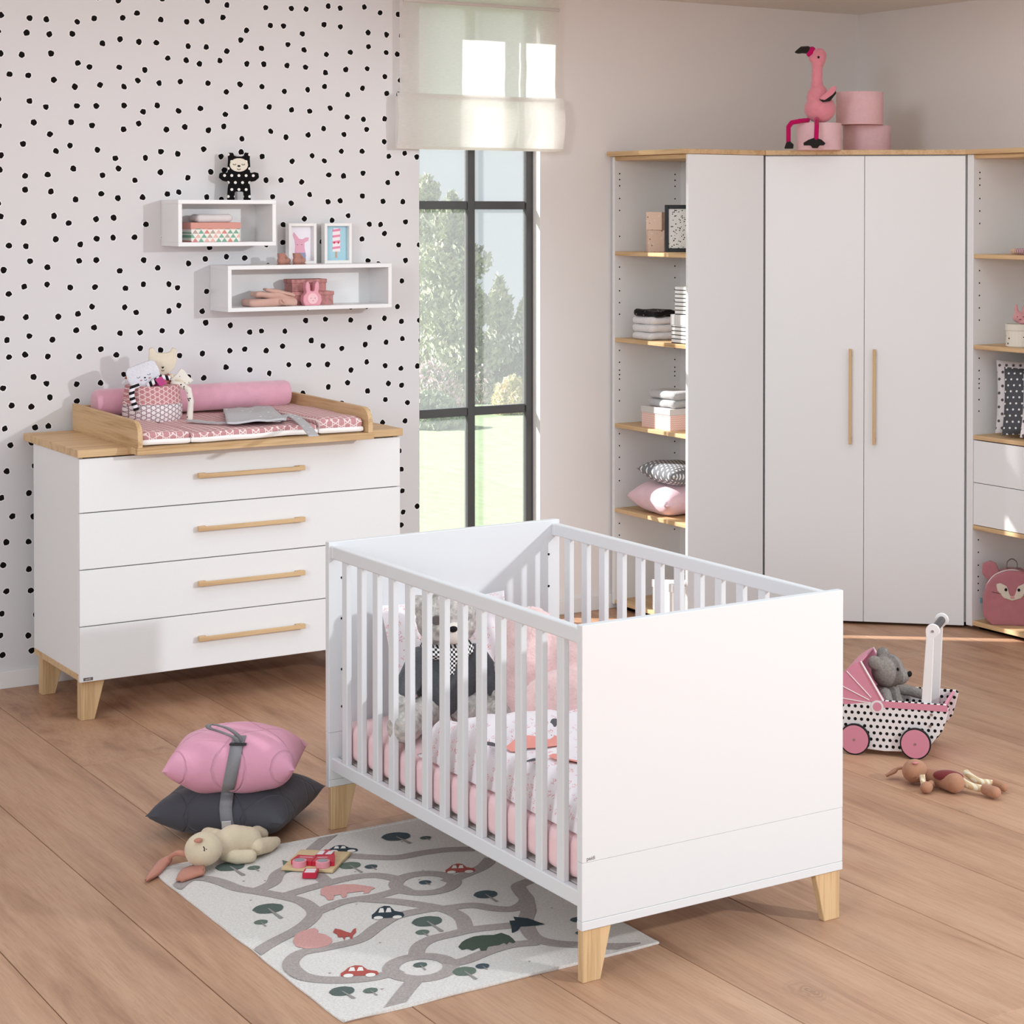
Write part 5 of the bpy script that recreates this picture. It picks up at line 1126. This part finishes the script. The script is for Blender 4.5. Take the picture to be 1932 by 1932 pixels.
def ribbon3(name, pts, wds, m, parent, th_=0.005):
    P_ = spline(pts, 6); n = len(P_); bm = bmesh.new(); L_ = []
    for i, p in enumerate(P_):
        d = (P_[min(i + 1, n - 1)] - P_[max(i - 1, 0)]).normalized(); s = Vector((-d.y, d.x, 0)).normalized(); t_ = i / (n - 1) * (len(wds) - 1); a = int(min(t_, len(wds) - 2)); w_ = wds[a] + (wds[a + 1] - wds[a]) * (t_ - a)
        L_.append([bm.verts.new(p + s * w_ / 2 * k_ + Vector((0, 0, 0.004 * (1 - abs(k_))))) for k_ in (-1, -0.5, 0, 0.5, 1)])
    for A, B in zip(L_, L_[1:]):
        for k_ in range(4): bm.faces.new((A[k_], A[k_ + 1], B[k_ + 1], B[k_]))
    o = ob(name, bm, m, parent, True); md = o.modifiers.new('t', 'SOLIDIFY'); md.thickness = th_; return o
ribbon3('ear', [L(354, 1611, 0.05), L(335, 1607, 0.045), L(312, 1622, 0.022), L(292, 1645, 0.014), L(275, 1661, 0.012)], [0.02, 0.032, 0.035, 0.03, 0.008], EARP, bun, 0.009)
ribbon3('ear', [L(384, 1633, 0.026), L(372, 1638, 0.022), L(355, 1648, 0.018), L(338, 1660, 0.016)], [0.03, 0.058, 0.075, 0.05, 0.02], EARP, bun, 0.007)
one('nose', L(374, 1585.5, 0.100), (0.012, 0.010, 0.006), EARP, bun)
line('eyelid', [L(384, 1597.5, 0.108), L(386, 1601.5, 0.107), L(385, 1605, 0.105)], 0.0014, BLACKTH, bun)
for d_ in ((383, 1598), (388, 1602), (384.5, 1605)): line('eyelash', [L(*d_, 0.107), L(d_[0] + 2.5, d_[1] + 0.4, 0.106)], 0.001, BLACKTH, bun)

# ================================================================ FLOOR CUSHIONS
def quilted(name, label, cs, th_, hexc, sd, z0):
    a, b, c_ = cs; cen = (a + c_) / 2; ang_ = math.atan2((b - a).y, (b - a).x)
    t = NT('quilted_' + name + str(sd)); sp = t.n('SeparateXYZ', {0: t.obj()}); acc = None
    for sg in (1, -1):
        u = t.math('FRACT', t.math('DIVIDE', t.math('ADD', sp.outputs[0], t.math('MULTIPLY', sp.outputs[1], float(sg))), 0.17))
        f = t.math('MINIMUM', t.math('MULTIPLY', t.math('ABSOLUTE', t.math('SUBTRACT', u, 0.5)), 34.0), 1.0); acc = f if acc is None else t.math('MINIMUM', acc, f)
    nz = t.n('TexNoise', {'Vector': t.obj(), 'Scale': 26.0, 'Detail': 4}).outputs['Fac']
    t.set(c4(hexc), 0.9, **{'Specular IOR Level': 0.1, 'Sheen Weight': 0.15}); t.bump(t.math('ADD', acc, t.math('MULTIPLY', nz, 0.8)), 0.6, 0.006)
    o = pillow('floor_cushion', (b - a).length * 1.06, (c_ - b).length * 1.06, th_, t.m, None, (cen.x, cen.y, z0), (0, 0, ang_), seed=sd, corner=0.06, nu=40, nv=40, wr=0.010)
    return tag(o, label, 'cushion', 'strapped pair of quilted cushions')
dc = quilted('dark', 'charcoal quilted cushion, lower of the strapped pair on the floor', [onZ(310, 1540, 0.07), onZ(556, 1552, 0.07), onZ(580, 1485, 0.07)], 0.150, '#4f4e54', 1, 0.071)
pk_ = quilted('pink', 'pink quilted cushion, upper of the strapped pair on the floor', [onZ(314, 1465, 0.20), onZ(551, 1462, 0.20), onZ(573, 1415, 0.20)], 0.175, '#e0a0b6', 2, 0.215)
# strap
sg = thing('cushion_strap', 'grey webbing strap tying the pink and charcoal cushions together', 'strap', (0, 0, 0))
WEB = fabric('grey_webbing_strap', '#8d8b8e', 0.04, 0.1)
cc = pk_.location
from mathutils.bvhtree import BVHTree
def caster(objs):
    vs, fs = [], []
    for o_ in objs:
        M_ = Matrix.LocRotScale(o_.location, o_.rotation_euler, o_.scale); k0 = len(vs)
        vs += [M_ @ v.co for v in o_.data.vertices]; fs += [[k0 + i for i in p.vertices] for p in o_.data.polygons]
    tr_ = BVHTree.FromPolygons(vs, fs)
    def f(px, py, lift=0.003, fall=None):
        d = ray(px, py).normalized(); h = tr_.ray_cast(CAM, d)
        return h[0] - d * lift if h[0] is not None else fall
    return f
hitc = caster([pk_, dc]); side = Vector((RT.x, RT.y, 0)).normalized()
def strap(name, pts, w_, th_=0.003):
    P_ = spline([p for p in pts if p is not None], 5); bm = bmesh.new(); L_ = []
    for p in P_: L_.append((bm.verts.new(p - side * w_ / 2), bm.verts.new(p), bm.verts.new(p + side * w_ / 2)))
    for A, B in zip(L_, L_[1:]):
        for i in (0, 1): bm.faces.new((A[i], A[i + 1], B[i + 1], B[i]))
    o = ob(name, bm, WEB, sg, 'all'); md = o.modifiers.new('t', 'SOLIDIFY'); md.thickness = th_; md.offset = 0; return o
fr = [hitc(x_, y_, 0.005) for x_, y_ in ((453, 1388), (450, 1396), (446, 1408), (443, 1425), (439, 1445), (435, 1465), (431, 1485), (429, 1497))] + [hitc(427, 1512, 0.012)] + [hitc(x_, y_, 0.005) for x_, y_ in ((426, 1525), (427, 1540), (429, 1552), (432, 1560))]
strap('band', fr, 0.036)
top = hitc(449, 1402, 0.006)
strap('loop', [top, top + Vector((-0.012, 0, 0.018)), top + Vector((-0.045, 0.02, 0.035)), top + Vector((-0.075, 0.03, 0.048)), top + Vector((-0.07, 0.03, 0.058)), top + Vector((-0.03, 0.015, 0.046)), top + Vector((0.0, 0.0, 0.022)), top + Vector((0.006, 0, 0.002))], 0.016)
o = box('buckle', -0.024, 0.024, -0.006, 0.006, -0.003, 0.003, plain('buckle_metal', '#2c2a2c', 0.4), sg, 0.001); o.location = hitc(449, 1404, 0.008); o.rotation_euler = (0, 0, math.atan2(side.y, side.x))
tg = onZ(427, 1558, 0.045); o = box('care_tag', -0.013, 0.013, -0.001, 0.001, -0.012, 0.012, plain('tag_white', '#e8e4e2', 0.8), sg, 0); o.location = hitc(427, 1556, 0.012) or tg; o.rotation_euler = (0.4, 0, -0.4)

# ================================================================ DOLL PRAM
W1, W2 = onZ(1612, 1424), onZ(1727, 1433)
av = (W2 - W1).normalized(); pang = math.atan2(av.y, av.x)
pr = thing('doll_pram', 'wooden doll pram with pink hood and black dotted sides', 'doll pram', (W1.x, W1.y, 0), pang)
WBS = (W2 - W1).length; PT = 0.245          # wheelbase, lateral track (local +Y is away from the viewer)
PDOT = polka('pram_white_black_dot', '#eae4e2', '#1b1819', 0.0215, 0.26, (0, 2)); PPK = plain('pram_pink', '#d98da0', 0.5); PWH = plain('pram_white', '#ece7e5', 0.5)
lo = [(-0.085, 0.155), (-0.07, 0.09), (-0.04, 0.045), (0.0, 0.022), (0.10, 0.016), (0.20, 0.022), (0.255, 0.050), (0.295, 0.10), (0.315, 0.178), (0.305, 0.186), (0.09, 0.186)]
hoodc = (0.075, 0.172); hr = 0.152
hp = [(hoodc[0] + hr * math.cos(math.radians(a)), hoodc[1] + hr * math.sin(math.radians(a))) for a in range(112, 186, 6)]
for y0, sgn in ((0.012, -1), (PT - 0.022, 1)):
    prism('side_panel', lo, 1, y0, y0 + 0.010, PDOT, pr, 0.0015)
    hs = prism('hood_side', [hoodc] + [(0.098, 0.186)] + hp, 1, y0 + 0.0005, y0 + 0.0105, PPK, pr, 0.001)
    yf_ = y0 - 0.0006 if sgn < 0 else y0 + 0.0108
    prism('pink_band', [(0.085, 0.163), (0.311, 0.163), (0.309, 0.184), (0.09, 0.184)], 1, yf_ - 0.0006, yf_ + 0.0006, PPK, pr)
    for a in (135, 156, 174): tube('hood_line', [(hoodc[0] + 0.03 * math.cos(math.radians(a)), yf_, hoodc[1] + 0.03 * math.sin(math.radians(a))), (hoodc[0] + hr * 0.97 * math.cos(math.radians(a)), yf_, hoodc[1] + hr * 0.97 * math.sin(math.radians(a)))], 0.0016, PWH, pr, 6)
    tube('hood_edge', [(*hp[0][:1], yf_, hp[0][1]), (hoodc[0] + 0.02, yf_, hoodc[1] + 0.012)], 0.003, PWH, pr, 6)
    for rr, m_ in ((0.021, PWH), (0.015, PPK)): lathe('rosette', [(0, -0.0009), (rr, -0.0009), (rr, 0.0009), (0, 0.0009)], m_, pr, 24, (hoodc[0], yf_ - (0.0004 if rr > 0.02 else 0.001) * (1 if sgn < 0 else -1), hoodc[1] - 0.008), (PI / 2, 0, 0))
    bolts = [(0.262, 0.150), (0.258, 0.112)]
    for x_, z_ in bolts: lathe('bolt', [(0, -0.002), (0.0048, -0.002), (0.0048, 0.002), (0, 0.002)], plain('steel', '#b9b5b2', 0.3, 0.5, **{'Metallic': 1.0}), pr, 16, (x_ - 0.005, yf_, z_), (PI / 2, 0, 0))
    # handle bar
    yb0 = y0 + 0.0115 if sgn < 0 else y0 - 0.0125
    bar = [(0.215, 0.10), (0.250, 0.10)] + [(0.262, 0.40)] + [(0.258 + 0.024 * math.cos(a * PI / 8 - 0.3), 0.425 + 0.024 * math.sin(a * PI / 8 - 0.3)) for a in range(0, 10)] + [(0.236, 0.40)]
    hb = prism('handle_bar', bar, 1, yb0, yb0 + 0.011, PWH, pr, 0.0015)
    lathe('bolt', [(0, -0.002), (0.0045, -0.002), (0.0045, 0.002), (0, 0.002)], MATS['steel'], pr, 16, (0.258, yb0 - 0.0008 if sgn < 0 else yb0 + 0.012, 0.425), (PI / 2, 0, 0))
    for wx_, in ((0.0,), (WBS,)):
        yw = y0 - 0.016 if sgn < 0 else y0 + 0.013
        lathe('wheel', [(0, 0), (0.047, 0), (0.048, 0.002), (0.048, 0.011), (0.047, 0.013), (0, 0.013)], PPK, pr, 36, (wx_, yw + 0.013, 0.052), (PI / 2, 0, 0))
        lathe('tyre', [(0.0475, 0.001), (0.052, 0.0015), (0.052, 0.0115), (0.0475, 0.012)], plain('black_rubber', '#1a181a', 0.7), pr, 36, (wx_, yw + 0.013, 0.052), (PI / 2, 0, 0))
        lathe('hub_pin', [(0, -0.001), (0.004, -0.001), (0.004, 0.001), (0, 0.001)], MATS['steel'], pr, 12, (wx_, yw - 0.0005 if sgn < 0 else yw + 0.0135, 0.052), (PI / 2, 0, 0))
tube('handle_grip', [(0.258, 0.036, 0.425), (0.258, PT - 0.036, 0.425)], 0.0135, plain('dark_grip', '#4a4547', 0.4), pr, 16)
for wx_ in (0.0, WBS): tube('axle', [(wx_, 0.009, 0.052), (wx_, PT - 0.009, 0.052)], 0.004, MATS['steel'], pr, 8)
box('floor_board', -0.03, 0.235, 0.0235, PT - 0.0235, 0.050, 0.058, PWH, pr, 0.001)
prism('front_board', [(0.228, 0.05), (0.236, 0.045), (0.303, 0.180), (0.294, 0.183)], 1, 0.0225, PT - 0.0225, PPK, pr)
prism('rear_board', [(-0.034, 0.05), (-0.026, 0.05), (-0.066, 0.15), (-0.074, 0.15)], 1, 0.0225, PT - 0.0225, PPK, pr)
bm = bmesh.new(); A = []
for a in range(112, 186, 4):
    A.append([bm.verts.new((hoodc[0] + r_ * math.cos(math.radians(a)), y_, hoodc[1] + r_ * math.sin(math.radians(a)))) for r_, y_ in ((hr, 0.023), (hr, PT - 0.023), (hr - 0.005, PT - 0.023), (hr - 0.005, 0.023))])
for P_, Q_ in zip(A, A[1:]):
    for i in range(4): bm.faces.new((P_[i], P_[(i + 1) % 4], Q_[(i + 1) % 4], Q_[i]))
bm.faces.new(A[0]); bm.faces.new(A[-1][::-1]); ob('hood_roof', bm, PPK, pr)
# teddy in the pram
Mpr = Matrix.Translation(pr.location) @ Matrix.Rotation(pang, 4, 'Z')
tp = Mpr @ Vector((0.085, PT / 2, 0.059))
tb2 = thing('teddy_bear', 'plain grey felt teddy bear sitting in the doll pram', 'plush toy', tp, pang)
GF = plain('grey_felt', '#8f8781', 0.95, 0.05, 0.18, 120, 0.8, 300)
blob('head', lambda bm: (ell(bm, (0.006, -0.01, 0.205), (0.056, 0.055, 0.058)), ell(bm, (0.045, -0.012, 0.190), (0.036, 0.034, 0.030)), ell(bm, (-0.030, -0.058, 0.240), (0.024, 0.013, 0.025)), ell(bm, (-0.020, 0.042, 0.248), (0.024, 0.013, 0.025))), GF, tb2, 0.0045, 3)
blob('body', lambda bm: (ell(bm, (0, 0, 0.075), (0.062, 0.06, 0.075)), ell(bm, (0.002, 0, 0.125), (0.046, 0.048, 0.04))), GF, tb2, 0.005, 4)
blob('arm', lambda bm: limb(bm, [(0.005, -0.05, 0.135, 0.022), (0.018, -0.066, 0.10, 0.021), (0.045, -0.068, 0.075, 0.020)]), GF, tb2, 0.004, 3)
blob('arm', lambda bm: limb(bm, [(0.01, 0.05, 0.135, 0.021), (0.06, 0.062, 0.125, 0.019), (0.115, 0.058, 0.115, 0.018)]), GF, tb2, 0.004, 3)
blob('leg', lambda bm: limb(bm, [(0.03, -0.035, 0.045, 0.036), (0.08, -0.045, 0.050, 0.032), (0.105, -0.045, 0.054, 0.032)]), GF, tb2, 0.0045, 3)
blob('leg', lambda bm: limb(bm, [(0.03, 0.035, 0.045, 0.036), (0.08, 0.042, 0.050, 0.032), (0.13, 0.042, 0.056, 0.034)]), GF, tb2, 0.0045, 3)
one('nose', (0.082, -0.014, 0.199), (0.008, 0.011, 0.010), BLACKTH, tb2); one('eye', (0.046, -0.044, 0.219), (0.005, 0.004, 0.006), BLACKTH, tb2); one('eye', (0.048, 0.020, 0.221), (0.005, 0.004, 0.006), BLACKTH, tb2)

# ================================================================ DOLL ON THE FLOOR
Q0 = onZ(1760, 1485, 0.0); fd = thing('rag_doll', 'brown linen rag doll with striped legs lying on the floor by the pram', 'doll', (Q0.x, Q0.y, 0.001))
D_ = lambda px, py, z: tuple((lambda q: (q.x - Q0.x, q.y - Q0.y, z))(onZ(px, py, z)))
BRN = fabric('tan_linen', '#b58468', 0.05); MAR2 = fabric('maroon_velvet', '#7e3536', 0.05)
blob('head', lambda bm: (ell(bm, D_(1726, 1455, 0.04), (0.042, 0.040, 0.037)),), BRN, fd, 0.004, 3)
blob('body', lambda bm: (limb(bm, [(*D_(1752, 1462, 0.028), 0.022), (*D_(1778, 1470, 0.03), 0.029), (*D_(1802, 1478, 0.032), 0.031)], 3)), BRN, fd, 0.004, 3)
blob('waistcoat', lambda bm: ell(bm, D_(1789, 1465, 0.047), (0.050, 0.022, 0.019), (0, 0, -0.95)), MAR2, fd, 0.003, 2)
YST = stripes('cream_tan_stripes', '#d9bd92', '#efe3cc', 0.014, 0)
tube('arm', spline([D_(1740, 1462, 0.045), D_(1741, 1472, 0.03), D_(1743, 1482, 0.02)], 5), 0.009, YST, fd, 10)
tube('leg', spline([D_(1805, 1466, 0.035), D_(1828, 1482, 0.026), D_(1858, 1490, 0.02)], 5), 0.0115, YST, fd, 10)
tube('leg', spline([D_(1822, 1458, 0.035), D_(1845, 1474, 0.026), D_(1872, 1478, 0.022)], 5), 0.0105, YST, fd, 10)
blob('hand', lambda bm: (ell(bm, D_(1748, 1486, 0.019), (0.022, 0.019, 0.018)), ell(bm, D_(1757, 1480, 0.019), (0.014, 0.012, 0.013))), BRN, fd, 0.003, 3)
blob('foot', lambda bm: limb(bm, [(*D_(1860, 1490, 0.021), 0.018), (*D_(1878, 1496, 0.021), 0.019)]), BRN, fd, 0.003, 3)
blob('foot', lambda bm: limb(bm, [(*D_(1874, 1478, 0.02), 0.016), (*D_(1894, 1486, 0.018), 0.015)]), BRN, fd, 0.003, 3)
ribbon3('ear', [D_(1706, 1448, 0.045), D_(1694, 1450, 0.036), D_(1680, 1458, 0.022), D_(1671, 1464, 0.012)], [0.016, 0.028, 0.036, 0.022, 0.012], BRN, fd, 0.006)
one('eye', D_(1715, 1441, 0.064), 0.003, BLACKTH, fd); one('cheek', D_(1727, 1440, 0.072), (0.010, 0.008, 0.003), plain('cheek_rose', '#d2848a', 0.9), fd)
for o_ in bpy.data.objects:
    if o_.name.startswith(('peg_holes', 'bolt_holes')): o_['kind'] = 'stuff'
